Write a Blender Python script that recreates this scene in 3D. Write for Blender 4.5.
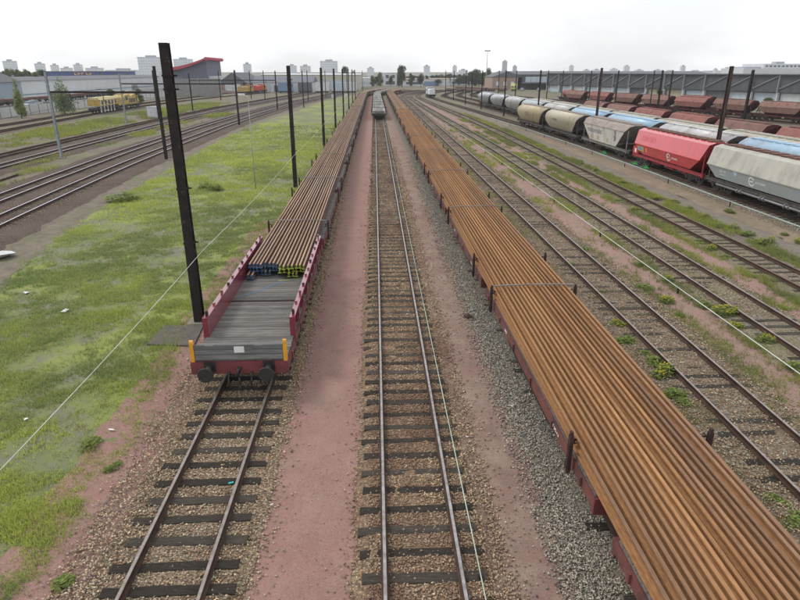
import bpy, bmesh, math, random
import numpy as np
from mathutils import Vector, Matrix
random.seed(7); RNG = np.random.default_rng(7)
R = math.radians
for o in list(bpy.data.objects): bpy.data.objects.remove(o)
S = bpy.context.scene
COL = S.collection

# ------------------------------------------------------------------ camera
CAMZ = 9.35; FPX = 600.0
PITCH = math.atan(229 / FPX); YAW = math.atan(25.5 * math.cos(PITCH) / FPX)
cam = bpy.data.cameras.new('camera'); cam.sensor_width = 36; cam.lens = FPX / 800 * 36
cam.clip_start = .1; cam.clip_end = 12000
co = bpy.data.objects.new('camera', cam); COL.objects.link(co)
co.location = (0, 0, CAMZ); co.rotation_euler = (math.pi / 2 - PITCH, 0, -YAW)
S.camera = co
# ------------------------------------------------------------------ sky, sun, exposure
SUN_EL, SUN_AZ = 52, -70          # azimuth from +Y (along the tracks) towards +X
W = bpy.data.worlds.new('World'); S.world = W; W.use_nodes = True
nt = W.node_tree; N = nt.nodes; L = nt.links; N.clear()
out = N.new('ShaderNodeOutputWorld'); bg = N.new('ShaderNodeBackground'); bg.inputs['Strength'].default_value = .1
sky = N.new('ShaderNodeTexSky'); sky.sky_type = 'NISHITA'; sky.sun_disc = False
sky.sun_elevation = R(SUN_EL); sky.sun_rotation = R(SUN_AZ); sky.air_density = 1.0; sky.dust_density = 2.0
tc = N.new('ShaderNodeTexCoord'); mp = N.new('ShaderNodeMapping'); mp.inputs['Scale'].default_value = (1.0, 1.0, 3.5)
no = N.new('ShaderNodeTexNoise'); no.inputs['Scale'].default_value = 2.1; no.inputs['Detail'].default_value = 6; no.inputs['Roughness'].default_value = .5
mp.inputs['Location'].default_value = (.7, 4.4, 1.1)
rp = N.new('ShaderNodeValToRGB'); e = rp.color_ramp.elements
e[0].position = .42; e[0].color = (.70, .70, .70, 1); e[1].position = .56; e[1].color = (1, 1, 1, 1)
mx = N.new('ShaderNodeMix'); mx.data_type = 'RGBA'
mx.inputs[7].default_value = (11.0, 11.1, 11.3, 1)
L.new(tc.outputs['Generated'], mp.inputs['Vector']); L.new(mp.outputs[0], no.inputs['Vector']); L.new(no.outputs['Fac'], rp.inputs['Fac'])
L.new(rp.outputs['Color'], mx.inputs[0]); L.new(sky.outputs[0], mx.inputs[6]); L.new(mx.outputs[2], bg.inputs['Color']); L.new(bg.outputs[0], out.inputs['Surface'])
sd = bpy.data.lights.new('sun', 'SUN'); sd.energy = 1.4; sd.angle = R(14); sd.color = (1, .96, .9)
so = bpy.data.objects.new('sun', sd); COL.objects.link(so)
dv = Vector((math.sin(R(SUN_AZ)) * math.cos(R(SUN_EL)), math.cos(R(SUN_AZ)) * math.cos(R(SUN_EL)), math.sin(R(SUN_EL))))
so.rotation_euler = dv.to_track_quat('Z', 'Y').to_euler(); so.location = dv * 200
S.view_settings.view_transform = 'Standard'; S.view_settings.look = 'None'
S.view_settings.exposure = 0.2; S.view_settings.gamma = 1

# ------------------------------------------------------------------ pixel helpers (photo 800x600)
_f = Vector((math.sin(YAW) * math.cos(PITCH), math.cos(YAW) * math.cos(PITCH), -math.sin(PITCH)))
_r = Vector((math.cos(YAW), -math.sin(YAW), 0)); _d = _f.cross(_r)
def ray(x, y): return _f + (x - 400) / FPX * _r + (y - 300) / FPX * _d
def gpt(x, y, z=0.):
    d = ray(x, y); t = (z - CAMZ) / d.z; return Vector((d.x * t, d.y * t, z))
def atY(x, y, Y):
    d = ray(x, y); t = Y / d.y; return Vector((d.x * t, Y, CAMZ + d.z * t))

# ------------------------------------------------------------------ value noise (for colour patches and edges)
_lat = RNG.random((256, 256))
def vnoise(x, y):
    x = np.asarray(x, float) + 1000.; y = np.asarray(y, float) + 1000.
    xi = np.floor(x).astype(int); yi = np.floor(y).astype(int); fx = x - xi; fy = y - yi
    fx = fx * fx * (3 - 2 * fx); fy = fy * fy * (3 - 2 * fy)
    a = _lat[xi % 256, yi % 256]; b = _lat[(xi + 1) % 256, yi % 256]; c = _lat[xi % 256, (yi + 1) % 256]; d = _lat[(xi + 1) % 256, (yi + 1) % 256]
    return (a * (1 - fx) + b * fx) * (1 - fy) + (c * (1 - fx) + d * fx) * fy
def fbm(x, y): return .5 * vnoise(x, y) + .3 * vnoise(np.asarray(x) * 2.3 + 9, np.asarray(y) * 2.3) + .2 * vnoise(np.asarray(x) * 5.1, np.asarray(y) * 5.1 + 7)

# ------------------------------------------------------------------ materials
MATS = {}
def col4(c): return (c[0], c[1], c[2], 1)
def mat(name, c1, c2=None, scale=3., rough=.8, bump=0., bscale=40., metal=0., dirt=None, dirt_s=1.2, dirt_t=.55, objvar=0., stretch=None, fine=.25, dirt_amt=.8, coat=0.):
    if name in MATS: return MATS[name]
    c2 = c2 or tuple(v * .8 for v in c1)
    m = bpy.data.materials.new(name); m.use_nodes = True; n = m.node_tree.nodes; l = m.node_tree.links
    b = n['Principled BSDF']; b.inputs['Roughness'].default_value = rough; b.inputs['Metallic'].default_value = metal; b.inputs['Specular IOR Level'].default_value = .15 if rough >= .7 else .5; b.inputs['Coat Weight'].default_value = coat; b.inputs['Coat Roughness'].default_value = .12
    g = n.new('ShaderNodeNewGeometry'); vec = g.outputs['Position']
    if stretch:
        q = n.new('ShaderNodeMapping'); q.inputs['Scale'].default_value = stretch; l.new(vec, q.inputs['Vector']); vec = q.outputs[0]
    t = n.new('ShaderNodeTexNoise'); t.inputs['Scale'].default_value = scale; t.inputs['Detail'].default_value = 5; t.inputs['Roughness'].default_value = .6
    l.new(vec, t.inputs['Vector'])
    r_ = n.new('ShaderNodeValToRGB'); r_.color_ramp.elements[0].position = .32; r_.color_ramp.elements[1].position = .68
    r_.color_ramp.elements[0].color = col4(c2); r_.color_ramp.elements[1].color = col4(c1); l.new(t.outputs['Fac'], r_.inputs['Fac'])
    c = r_.outputs['Color']
    t2 = n.new('ShaderNodeTexNoise'); t2.inputs['Scale'].default_value = bscale; t2.inputs['Detail'].default_value = 3; l.new(vec, t2.inputs['Vector'])
    if dirt:
        t3 = n.new('ShaderNodeTexNoise'); t3.inputs['Scale'].default_value = dirt_s; t3.inputs['Detail'].default_value = 8; t3.inputs['Roughness'].default_value = .7; l.new(vec, t3.inputs['Vector'])
        r3 = n.new('ShaderNodeMapRange'); r3.inputs[1].default_value = dirt_t - .06; r3.inputs[2].default_value = dirt_t + .1; r3.inputs[4].default_value = dirt_amt; l.new(t3.outputs['Fac'], r3.inputs[0])
        x = n.new('ShaderNodeMix'); x.data_type = 'RGBA'; x.inputs[7].default_value = col4(dirt); l.new(r3.outputs[0], x.inputs[0]); l.new(c, x.inputs[6]); c = x.outputs[2]
    if fine:
        mr = n.new('ShaderNodeMapRange'); mr.inputs[1].default_value = .3; mr.inputs[2].default_value = .7; mr.inputs[3].default_value = 1 - fine; mr.inputs[4].default_value = 1 + fine; l.new(t2.outputs['Fac'], mr.inputs[0])
        x = n.new('ShaderNodeMix'); x.data_type = 'RGBA'; x.blend_type = 'MULTIPLY'; x.inputs[0].default_value = 1; l.new(c, x.inputs[6]); l.new(mr.outputs[0], x.inputs[7]); c = x.outputs[2]
    if objvar:
        oi = n.new('ShaderNodeObjectInfo'); mr = n.new('ShaderNodeMapRange'); mr.inputs[3].default_value = 1 - objvar; mr.inputs[4].default_value = 1 + objvar; l.new(oi.outputs['Random'], mr.inputs[0])
        x = n.new('ShaderNodeMix'); x.data_type = 'RGBA'; x.blend_type = 'MULTIPLY'; x.inputs[0].default_value = 1; l.new(c, x.inputs[6]); l.new(mr.outputs[0], x.inputs[7]); c = x.outputs[2]
    l.new(c, b.inputs['Base Color'])
    if bump:
        bp = n.new('ShaderNodeBump'); bp.inputs['Strength'].default_value = bump; bp.inputs['Distance'].default_value = .02; l.new(t2.outputs['Fac'], bp.inputs['Height']); l.new(bp.outputs[0], b.inputs['Normal'])
    MATS[name] = m; return m

def gravel(name, cols, vs=20., tint=None, tint_t=.5, tint_s=.35, bump=.9):
    """stones: Voronoi cells with a random colour each, recessed joints, large stains"""
    m = bpy.data.materials.new(name); m.use_nodes = True; n = m.node_tree.nodes; l = m.node_tree.links
    b = n['Principled BSDF']; b.inputs['Roughness'].default_value = .95; b.inputs['Specular IOR Level'].default_value = .1
    g = n.new('ShaderNodeNewGeometry'); v = n.new('ShaderNodeTexVoronoi'); v.inputs['Scale'].default_value = vs
    l.new(g.outputs['Position'], v.inputs['Vector'])
    sp = n.new('ShaderNodeSeparateColor'); l.new(v.outputs['Color'], sp.inputs[0])
    rp = n.new('ShaderNodeValToRGB'); rp.color_ramp.interpolation = 'CONSTANT'; els = rp.color_ramp.elements
    while len(els) < len(cols): els.new(.5)
    for i, c in enumerate(cols): els[i].position = i / len(cols); els[i].color = col4(c)
    l.new(sp.outputs[0], rp.inputs['Fac']); c = rp.outputs['Color']
    mr = n.new('ShaderNodeMapRange'); mr.inputs[1].default_value = 0; mr.inputs[2].default_value = .8; mr.inputs[3].default_value = 1.1; mr.inputs[4].default_value = .45; l.new(v.outputs['Distance'], mr.inputs[0])
    x = n.new('ShaderNodeMix'); x.data_type = 'RGBA'; x.blend_type = 'MULTIPLY'; x.inputs[0].default_value = 1; l.new(c, x.inputs[6]); l.new(mr.outputs[0], x.inputs[7]); c = x.outputs[2]
    if tint:
        t = n.new('ShaderNodeTexNoise'); t.inputs['Scale'].default_value = tint_s; t.inputs['Detail'].default_value = 7; t.inputs['Roughness'].default_value = .65; l.new(g.outputs['Position'], t.inputs['Vector'])
        q = n.new('ShaderNodeMapRange'); q.inputs[1].default_value = tint_t - .1; q.inputs[2].default_value = tint_t + .14; q.inputs[4].default_value = .75; l.new(t.outputs['Fac'], q.inputs[0])
        x = n.new('ShaderNodeMix'); x.data_type = 'RGBA'; x.inputs[7].default_value = col4(tint); l.new(q.outputs[0], x.inputs[0]); l.new(c, x.inputs[6]); c = x.outputs[2]
    l.new(c, b.inputs['Base Color'])
    bp = n.new('ShaderNodeBump'); bp.inputs['Strength'].default_value = bump; bp.inputs['Distance'].default_value = .03; bp.invert = True; l.new(v.outputs['Distance'], bp.inputs['Height']); l.new(bp.outputs[0], b.inputs['Normal'])
    return m

def vcol_mat(name, rough=.9, spec=.3, trans=0.):
    m = bpy.data.materials.new(name); m.use_nodes = True; n = m.node_tree.nodes; l = m.node_tree.links
    b = n['Principled BSDF']; b.inputs['Roughness'].default_value = rough; b.inputs['Specular IOR Level'].default_value = spec
    a = n.new('ShaderNodeAttribute'); a.attribute_name = 'Col'; l.new(a.outputs['Color'], b.inputs['Base Color'])
    if trans:
        tr = n.new('ShaderNodeBsdfTranslucent'); ms = n.new('ShaderNodeMixShader'); ms.inputs[0].default_value = trans
        l.new(a.outputs['Color'], tr.inputs['Color']); l.new(b.outputs[0], ms.inputs[1]); l.new(tr.outputs[0], ms.inputs[2]); l.new(ms.outputs[0], n['Material Output'].inputs['Surface'])
    return m

def ground_mix(name, cols, scales, rough=.95, bump=.5):
    """base colour cols[0], then each further colour laid over by its own noise"""
    m = bpy.data.materials.new(name); m.use_nodes = True; n = m.node_tree.nodes; l = m.node_tree.links
    b = n['Principled BSDF']; b.inputs['Roughness'].default_value = rough; b.inputs['Specular IOR Level'].default_value = .2
    g = n.new('ShaderNodeNewGeometry'); rgb = n.new('ShaderNodeRGB'); rgb.outputs[0].default_value = col4(cols[0]); c = rgb.outputs[0]
    for i, (cc, (s, t, w, amt)) in enumerate(zip(cols[1:], scales)):
        mpn = n.new('ShaderNodeMapping'); mpn.inputs['Location'].default_value = (i * 7.3, i * 3.1, 0); mpn.inputs['Scale'].default_value = (1, .8, 1); l.new(g.outputs['Position'], mpn.inputs['Vector'])
        t_ = n.new('ShaderNodeTexNoise'); t_.inputs['Scale'].default_value = s; t_.inputs['Detail'].default_value = 8; t_.inputs['Roughness'].default_value = .68; l.new(mpn.outputs[0], t_.inputs['Vector'])
        q = n.new('ShaderNodeMapRange'); q.inputs[1].default_value = t - w; q.inputs[2].default_value = t + w; q.inputs[4].default_value = amt; l.new(t_.outputs['Fac'], q.inputs[0])
        x = n.new('ShaderNodeMix'); x.data_type = 'RGBA'; x.inputs[7].default_value = col4(cc); l.new(q.outputs[0], x.inputs[0]); l.new(c, x.inputs[6]); c = x.outputs[2]
    t2 = n.new('ShaderNodeTexNoise'); t2.inputs['Scale'].default_value = 28; t2.inputs['Detail'].default_value = 6; t2.inputs['Roughness'].default_value = .75; l.new(g.outputs['Position'], t2.inputs['Vector'])
    mr = n.new('ShaderNodeMapRange'); mr.inputs[1].default_value = .3; mr.inputs[2].default_value = .7; mr.inputs[3].default_value = .72; mr.inputs[4].default_value = 1.28; l.new(t2.outputs['Fac'], mr.inputs[0])
    x = n.new('ShaderNodeMix'); x.data_type = 'RGBA'; x.blend_type = 'MULTIPLY'; x.inputs[0].default_value = 1; l.new(c, x.inputs[6]); l.new(mr.outputs[0], x.inputs[7]); c = x.outputs[2]
    l.new(c, b.inputs['Base Color'])
    bp = n.new('ShaderNodeBump'); bp.inputs['Strength'].default_value = bump; bp.inputs['Distance'].default_value = .04; l.new(t2.outputs['Fac'], bp.inputs['Height']); l.new(bp.outputs[0], b.inputs['Normal'])
    return m

# ------------------------------------------------------------------ mesh builder
class MB:
    def __init__(s): s.v = []; s.f = []; s.m = []; s.sm = []
    def add(s, vs, fs, m=0, smooth=False):
        o = len(s.v); s.v += [tuple(v) for v in vs]
        for f in fs: s.f.append([i + o for i in f]); s.m.append(m); s.sm.append(smooth)
        return s
    def box(s, x0, x1, y0, y1, z0, z1, m=0):
        return s.add([(x0, y0, z0), (x1, y0, z0), (x1, y1, z0), (x0, y1, z0), (x0, y0, z1), (x1, y0, z1), (x1, y1, z1), (x0, y1, z1)],
                     [(3, 2, 1, 0), (4, 5, 6, 7), (0, 1, 5, 4), (1, 2, 6, 5), (2, 3, 7, 6), (3, 0, 4, 7)], m)
    def bar(s, p0, p1, w, h, m=0, up=(0, 0, 1)):
        p0 = Vector(p0); p1 = Vector(p1); d = (p1 - p0).normalized(); u = Vector(up)
        if abs(d.dot(u)) > .98: u = Vector((0, 1, 0))
        a = d.cross(u).normalized() * w / 2; b = a.cross(d).normalized() * h / 2
        v = [p + sa * a + sb * b for p in (p0, p1) for sa, sb in ((-1, -1), (1, -1), (1, 1), (-1, 1))]
        return s.add(v, [(3, 2, 1, 0), (4, 5, 6, 7), (0, 1, 5, 4), (1, 2, 6, 5), (2, 3, 7, 6), (3, 0, 4, 7)], m)
    def cyl(s, p0, p1, r0, r1=None, n=10, m=0, smooth=True):
        r1 = r0 if r1 is None else r1; p0 = Vector(p0); p1 = Vector(p1); d = (p1 - p0).normalized()
        u = Vector((0, 0, 1)) if abs(d.z) < .9 else Vector((1, 0, 0)); a = d.cross(u).normalized(); b = d.cross(a)
        v = []
        for p, r in ((p0, r0), (p1, r1)):
            for i in range(n): t = 2 * math.pi * i / n; v.append(p + (a * math.cos(t) + b * math.sin(t)) * r)
        o = len(s.v); s.add(v, [(i, (i + 1) % n, n + (i + 1) % n, n + i) for i in range(n)], m, smooth)
        s.f.append([o + i for i in range(n)][::-1]); s.f.append([o + n + i for i in range(n)]); s.m += [m, m]; s.sm += [False, False]
        return s
    def tube(s, pts, r, n=6, m=0):
        for a, b in zip(pts[:-1], pts[1:]): s.cyl(a, b, r, n=n, m=m)
        return s
    def prism(s, poly, axis, a, b, m=0, smooth=False):
        def P(q, t): return {'x': (t, q[0], q[1]), 'y': (q[0], t, q[1]), 'z': (q[0], q[1], t)}[axis]
        n = len(poly); v = [P(q, a) for q in poly] + [P(q, b) for q in poly]
        s.add(v, [(i, (i + 1) % n, n + (i + 1) % n, n + i) for i in range(n)], m, smooth)
        o = len(s.v) - 2 * n; s.f += [[o + i for i in range(n)][::-1], [o + n + i for i in range(n)]]; s.m += [m, m]; s.sm += [False, False]
        return s
    def hull(s, pts, m=0):
        bm = bmesh.new()
        for p in pts: bm.verts.new(p)
        r = bmesh.ops.convex_hull(bm, input=bm.verts)
        bmesh.ops.dissolve_limit(bm, angle_limit=.02, verts=bm.verts, edges=bm.edges)
        bm.verts.index_update(); s.add([v.co[:] for v in bm.verts], [[v.index for v in f.verts] for f in bm.faces], m); bm.free(); return s
    def mesh(s, name, mats, fix=True):
        me = bpy.data.meshes.new(name); me.from_pydata(s.v, [], s.f)
        for mm in (mats if isinstance(mats, (list, tuple)) else [mats]): me.materials.append(mm)
        me.polygons.foreach_set('material_index', s.m); me.polygons.foreach_set('use_smooth', s.sm)
        if fix:
            bm = bmesh.new(); bm.from_mesh(me); bmesh.ops.recalc_face_normals(bm, faces=bm.faces); bm.to_mesh(me); bm.free()
        me.update(); return me
def O(name, me, parent=None, loc=(0, 0, 0), rz=0., label=None, cat=None, group=None, kind=None):
    o = bpy.data.objects.new(name, me); COL.objects.link(o); o.location = loc; o.rotation_euler = (0, 0, rz)
    if parent: o.parent = parent
    if label: o['label'] = label
    if cat: o['category'] = cat
    if group: o['group'] = group
    if kind: o['kind'] = kind
    return o
def E(name, loc, rz, label, cat, group=None): return O(name, None, None, loc, rz, label, cat, group)
class Proto:
    """a thing's parts with shared meshes: (name, mesh, loc, index of the parent part or None, label, kind)"""
    def __init__(s): s.parts = []
    def part(s, name, mb, mats, loc=(0, 0, 0), sub=None, label=None, kind=None):
        me = mb if isinstance(mb, bpy.types.Mesh) else mb.mesh(name, mats)
        s.parts.append((name, me, loc, sub, label, kind)); return len(s.parts) - 1
    def place(s, name, loc, rz, label, cat, group=None, skip=(), over=None):
        root = E(name, loc, rz, label, cat, group); made = []
        for (nm, me, lc, sub, lb, kd) in s.parts:
            if nm in skip: made.append(None); continue
            p = root if sub is None else made[sub]
            o = O(nm, (over or {}).get(nm, me), p, lc, label=lb, kind=kd); made.append(o)
        return root

def sheet(name, xs_fn, ys, m, z, cross=None, kind='structure', label=None, jit=0., crown=0., nx=6, zn=0.):
    """strip along Y: xs_fn(y)->(x0,x1), edges jittered by noise; cross(t)->z offset"""
    v = []; f = []
    for j, y in enumerate(ys):
        x0, x1 = xs_fn(y)
        if jit:
            x0 += (fbm(y * 1.1, x0 * .1 + 3) - .5) * 2 * jit; x1 += (fbm(y * 1.1, x1 * .1 + 31) - .5) * 2 * jit
        for i in range(nx + 1):
            t = i / nx; x = x0 + (x1 - x0) * t
            zz = z + (cross(t) if cross else 0) + crown * (1 - (2 * t - 1) ** 2)
            if zn and 0 < i < nx: zz += (fbm(x * 2.1, y * 2.1) - .5) * zn
            v.append((x, y, zz))
    w = nx + 1
    for j in range(len(ys) - 1):
        for i in range(nx): f.append((j * w + i, j * w + i + 1, (j + 1) * w + i + 1, (j + 1) * w + i))
    me = bpy.data.meshes.new(name); me.from_pydata(v, [], f); me.materials.append(m)
    me.polygons.foreach_set('use_smooth', [True] * len(f)); me.update()
    return O(name, me, kind=kind, label=label)
def ysteps(a, b, near=.35):
    ys = [a]
    while ys[-1] < b: ys.append(ys[-1] + max(near, (ys[-1] - 5) * .022))
    ys[-1] = b; return ys

# ------------------------------------------------------------------ track centre lines X(Y)
def bend(y): return 0. if y < 235 else (y - 235) ** 2 / 400.
def line(pts, bent=True):
    ys = np.array([p[0] for p in pts], float); xs = np.array([p[1] for p in pts], float)
    gy = np.arange(-40, 480, 2.); gx = np.interp(gy, ys, xs)
    k = np.hanning(15); k /= k.sum(); gx = np.convolve(np.pad(gx, 7, 'edge'), k, 'valid')
    return lambda y: float(np.interp(y, gy, gx)) + (bend(y) if bent else 0)
XL = line([(0, -4.17), (400, -4.17)]); XC = line([(0, .82), (400, .82)]); XR = line([(0, 5.8), (400, 5.8)])
X1 = line([(0, 10.55), (400, 10.4)]); X2 = line([(0, 15.55), (75, 15.5), (125, 14.5), (180, 13.6), (240, 13.2)])
X3 = line([(0, 20.0), (100, 20.0), (130, 19.4), (180, 17.7), (240, 16.2)])
X4 = line([(0, 28.65), (75, 28.65), (100, 27.9), (125, 26.4), (160, 24.6), (206, 22.2), (250, 20.5)])
XB = line([(0, 33.5), (60, 33.5), (110, 32.9), (150, 32.0), (180, 30.8), (250, 27)])
XCc = line([(0, 38.2), (60, 38.2), (120, 37.6), (180, 36), (250, 33)])
XD = line([(0, 44.5), (60, 44.5), (120, 43.8), (180, 42), (250, 39)])
XE = line([(0, 107.6), (114, 80.5), (184, 63), (215, 55.5), (260, 47)], False)
XF = line([(0, 114), (114, 87.), (184, 69.5), (215, 62), (260, 53)], False)
XT1 = line([(0, -21.5), (42, -25.1), (65, -26.5), (93, -27.0), (115, -27.2), (141, -26.5), (195, -24.0), (240, -18.5), (270, -15.5), (330, -9)], False)
XT2 = line([(0, -25.6), (47, -29.3), (75, -30.8), (93, -31.0), (115, -31.2), (141, -30.5), (195, -28.0), (240, -23), (270, -20), (330, -14)], False)
XT3 = line([(0, -37.5), (64, -39.0), (122, -39.8), (170, -38.5), (230, -33), (330, -23)], False)
XT4 = line([(0, -42.), (73, -43.8), (122, -44.4), (170, -43), (230, -37.5), (330, -28)], False)
XT5 = line([(0, -56), (104, -61.5), (150, -65.), (180, -66), (220, -63), (270, -55), (300, -50), (380, -38)], False)
XT6 = line([(0, -63), (104, -67.5), (150, -70), (200, -71), (300, -65), (380, -55)], False)

# ------------------------------------------------------------------ ground and strips
M_ground = ground_mix('yard_ground', [(.145, .12, .10), (.13, .155, .06), (.20, .165, .125), (.09, .078, .07)], [(.09, .52, .06, .75), (.4, .55, .08, .7), (1.3, .6, .08, .6)])
M_grass = ground_mix('grass_ground', [(.17, .19, .08), (.22, .26, .06), (.13, .15, .085), (.175, .16, .135), (.28, .32, .055)], [(.16, .5, .07, .8), (.35, .52, .08, .8), (.6, .53, .07, .85), (.09, .56, .05, .6)])
M_pink = ground_mix('pink_gravel', [(.24, .14, .122), (.28, .175, .15), (.2, .125, .105), (.25, .19, .145)], [(.9, .5, .15, .8), (2.5, .6, .1, .7), (.5, .62, .08, .7)], bump=.3)
M_tan = ground_mix('tan_gravel', [(.235, .172, .135), (.21, .12, .105), (.29, .235, .185), (.15, .115, .095)], [(.35, .5, .12, .9), (.8, .56, .1, .8), (2.5, .6, .1, .6)], bump=.3)
M_pinkw = ground_mix('pink_gravel_weedy', [(.245, .15, .132), (.28, .19, .16), (.17, .16, .09), (.19, .145, .12)], [(.9, .5, .15, .8), (.6, .6, .07, .7), (2.5, .6, .1, .6)], bump=.3)
M_dirt = ground_mix('brown_dirt', [(.20, .155, .11), (.26, .20, .15), (.15, .16, .07), (.12, .1, .085)], [(.5, .5, .12, .8), (.5, .6, .07, .6), (2, .6, .1, .6)], bump=.4)
M_dirtd = ground_mix('grey_dirt', [(.16, .135, .105), (.21, .175, .135), (.13, .14, .07), (.10, .09, .08)], [(.5, .5, .12, .8), (.4, .55, .09, .7), (1.6, .55, .1, .7)], bump=.5)
M_ash = ground_mix('grey_cinder', [(.16, .142, .118), (.205, .175, .135), (.12, .11, .095)], [(.5, .5, .12, .8), (2.2, .55, .1, .6)], bump=.4)
STONE = [tuple(v * 1.28 for v in c) for c in [(.27, .2, .14), (.20, .155, .115), (.33, .27, .2), (.16, .125, .1), (.235, .15, .11), (.3, .255, .21), (.13, .105, .09), (.24, .19, .145)]]
STONEG = [tuple(v * 1.2 for v in c) for c in [(.24, .22, .19), (.18, .165, .145), (.31, .29, .25), (.14, .13, .12), (.21, .185, .15), (.27, .25, .22), (.12, .115, .11), (.23, .21, .175)]]
M_bal = gravel('ballast_brown', [(c[0] * 1.0, c[1] * .93, c[2] * .8) for c in STONE], 21, tint=(.15, .085, .06), tint_t=.53, tint_s=.6)
M_balL = gravel('ballast_beige', [(c[0] * 1.0, c[1] * .95, c[2] * .84) for c in STONE], 21, tint=(.2, .17, .14), tint_t=.6)
M_balG = gravel('ballast_grey', STONEG, 19, tint=(.21, .165, .115), tint_t=.54)
M_balW = gravel('ballast_weedy', [tuple(v * .85 for v in c) for c in STONE[:5]] + STONEG[:3], 19, tint=(.16, .16, .075), tint_t=.55, tint_s=.5)
M_balB = gravel('ballast_warm', [(c[0] * .8, c[1] * .75, c[2] * .66) for c in STONE[:5]] + STONEG[:3], 19, tint=(.15, .105, .075), tint_t=.52, tint_s=.5)
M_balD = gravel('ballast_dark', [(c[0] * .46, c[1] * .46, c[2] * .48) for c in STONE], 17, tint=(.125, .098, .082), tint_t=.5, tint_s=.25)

def fan(name, m, z, ext, label):
    v = []; f = []; n = 60
    ys = np.linspace(-150, 5200, n); xs = np.linspace(-3800, 3800, n)
    for y in ys:
        for x in xs: v.append((x, y, z))
    for j in range(n - 1):
        for i in range(n - 1): f.append((j * n + i, j * n + i + 1, (j + 1) * n + i + 1, (j + 1) * n + i))
    me = bpy.data.meshes.new(name); me.from_pydata(v, [], f); me.materials.append(m); O(name, me, kind='structure', label=label)
fan('ground', M_ground, -.13, 5000, 'brown and green yard ground')
ry = ysteps(3, 330)
GE_y = [0, 25, 36, 47, 61, 70, 93, 123, 162, 200, 235, 270]; GE_x = [-14, -17.0, -19.4, -20.4, -21.2, -21.6, -22.6, -22.8, -19.8, -18, -14.6, -11]
def grass_left(y): return float(np.interp(y, GE_y, GE_x))
def grass_right(y): return float(np.interp(y, [0, 9, 12, 14, 16.5, 20, 30, 60, 270], [-7.3, -7.1, -6.75, -6.5, -6.6, -7.2, -6.6, -6.2, -6.1]))
sheet('grass_field', lambda y: (grass_left(y), grass_right(y)), ysteps(1, 262), M_grass, -.105, label='patchy green grass field beside the left train', jit=.35, nx=10, zn=.08)
sheet('dirt_path', lambda y: (grass_left(y) - 2.0, grass_left(y) + .5), ysteps(1, 240), M_dirtd, -.112, label='beige dirt strip along the electrified tracks', jit=.7)
sheet('gravel_path', lambda y: (-7.9, -5.3), ysteps(1, 40), M_pink, -.095, label='narrow reddish gravel strip beside the grass', jit=.25)
sheet('gravel_path', lambda y: (XL(y) + 1.45, XC(y) - 1.1), ry, M_pink, -.085, label='smooth pink gravel path left of the middle track', jit=.10)
sheet('gravel_path', lambda y: (XC(y) + 1.2, XR(y) - 1.5), ry, M_tan, -.085, label='tan gravel path right of the middle track', jit=.12)
sheet('gravel_path', lambda y: (XR(y) + 1.4, X1(y) - 1.3), ry, M_pinkw, -.085, label='weedy pink gravel path right of the rail train', jit=.2)
sheet('gravel_path', lambda y: (X1(y) + 1.5, X2(y) - 1.2), ry, M_pinkw, -.085, label='pink gravel path with a white wire beside it', jit=.2)
sheet('gravel_path', lambda y: (X2(y) + 1.5, X3(y) - 1.3), ry, M_pinkw, -.085, label='pink gravel path overgrown with green weeds', jit=.25)
sheet('cinder_path', lambda y: (X3(y) + 2.6, X3(y) + 4.6), ysteps(3, 200), M_ash, -.085, label='grey-brown cinder path before the hopper wagons', jit=.6)
sheet('dirt_path', lambda y: (X3(y) + 4.3, X4(y) - 1.9), ysteps(3, 200), M_dirt, -.075, label='tan dirt path beside the hopper wagons', jit=.6)

# ------------------------------------------------------------------ tracks
RAILP = [(-.075, 0), (.075, 0), (.075, .015), (.012, .04), (.012, .115), (.036, .125), (.036, .158), (.028, .165), (-.028, .165), (-.036, .158), (-.036, .125), (-.012, .115), (-.012, .04), (-.075, .015)]
def sweep(mb, prof, path, z, head=None, s=1.):
    n = len(prof); o = len(mb.v)
    for i, p in enumerate(path):
        a = path[max(i - 1, 0)]; b = path[min(i + 1, len(path) - 1)]
        t = Vector((b[0] - a[0], b[1] - a[1])).normalized(); nx, ny = t.y, -t.x
        for (u, w) in prof: mb.v.append((p[0] + nx * u * s, p[1] + ny * u * s, z + w * s + (p[2] if len(p) > 2 else 0)))
    for i in range(len(path) - 1):
        for k in range(n):
            mb.f.append([o + i * n + k, o + i * n + (k + 1) % n, o + (i + 1) * n + (k + 1) % n, o + (i + 1) * n + k]); mb.m.append(1 if head and k in head else 0); mb.sm.append(False)
    mb.f.append([o + k for k in range(n)]); mb.f.append([o + (len(path) - 1) * n + k for k in range(n)][::-1]); mb.m += [0, 0]; mb.sm += [False, False]
M_railrust = mat('rail_rust', (.085, .05, .036), (.042, .028, .023), 2, .85, .4, 60)
M_railtop = mat('rail_polished', (.42, .40, .40), (.22, .20, .19), 6, .34, metal=.75, fine=.1)
M_railtopr = mat('rail_top_brown', (.20, .135, .10), (.11, .07, .055), 5, .55, metal=.4, fine=.15)
M_railtopl = mat('rail_top_dull', (.33, .29, .27), (.2, .165, .145), 5, .42, metal=.6, fine=.12)
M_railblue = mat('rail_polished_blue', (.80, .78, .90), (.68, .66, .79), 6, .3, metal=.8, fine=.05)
M_sleep = mat('sleeper_wood', (.088, .074, .06), (.038, .032, .028), 3.5, .9, .8, 55, objvar=.35, stretch=(1, 9, 9), fine=.35)
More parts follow.
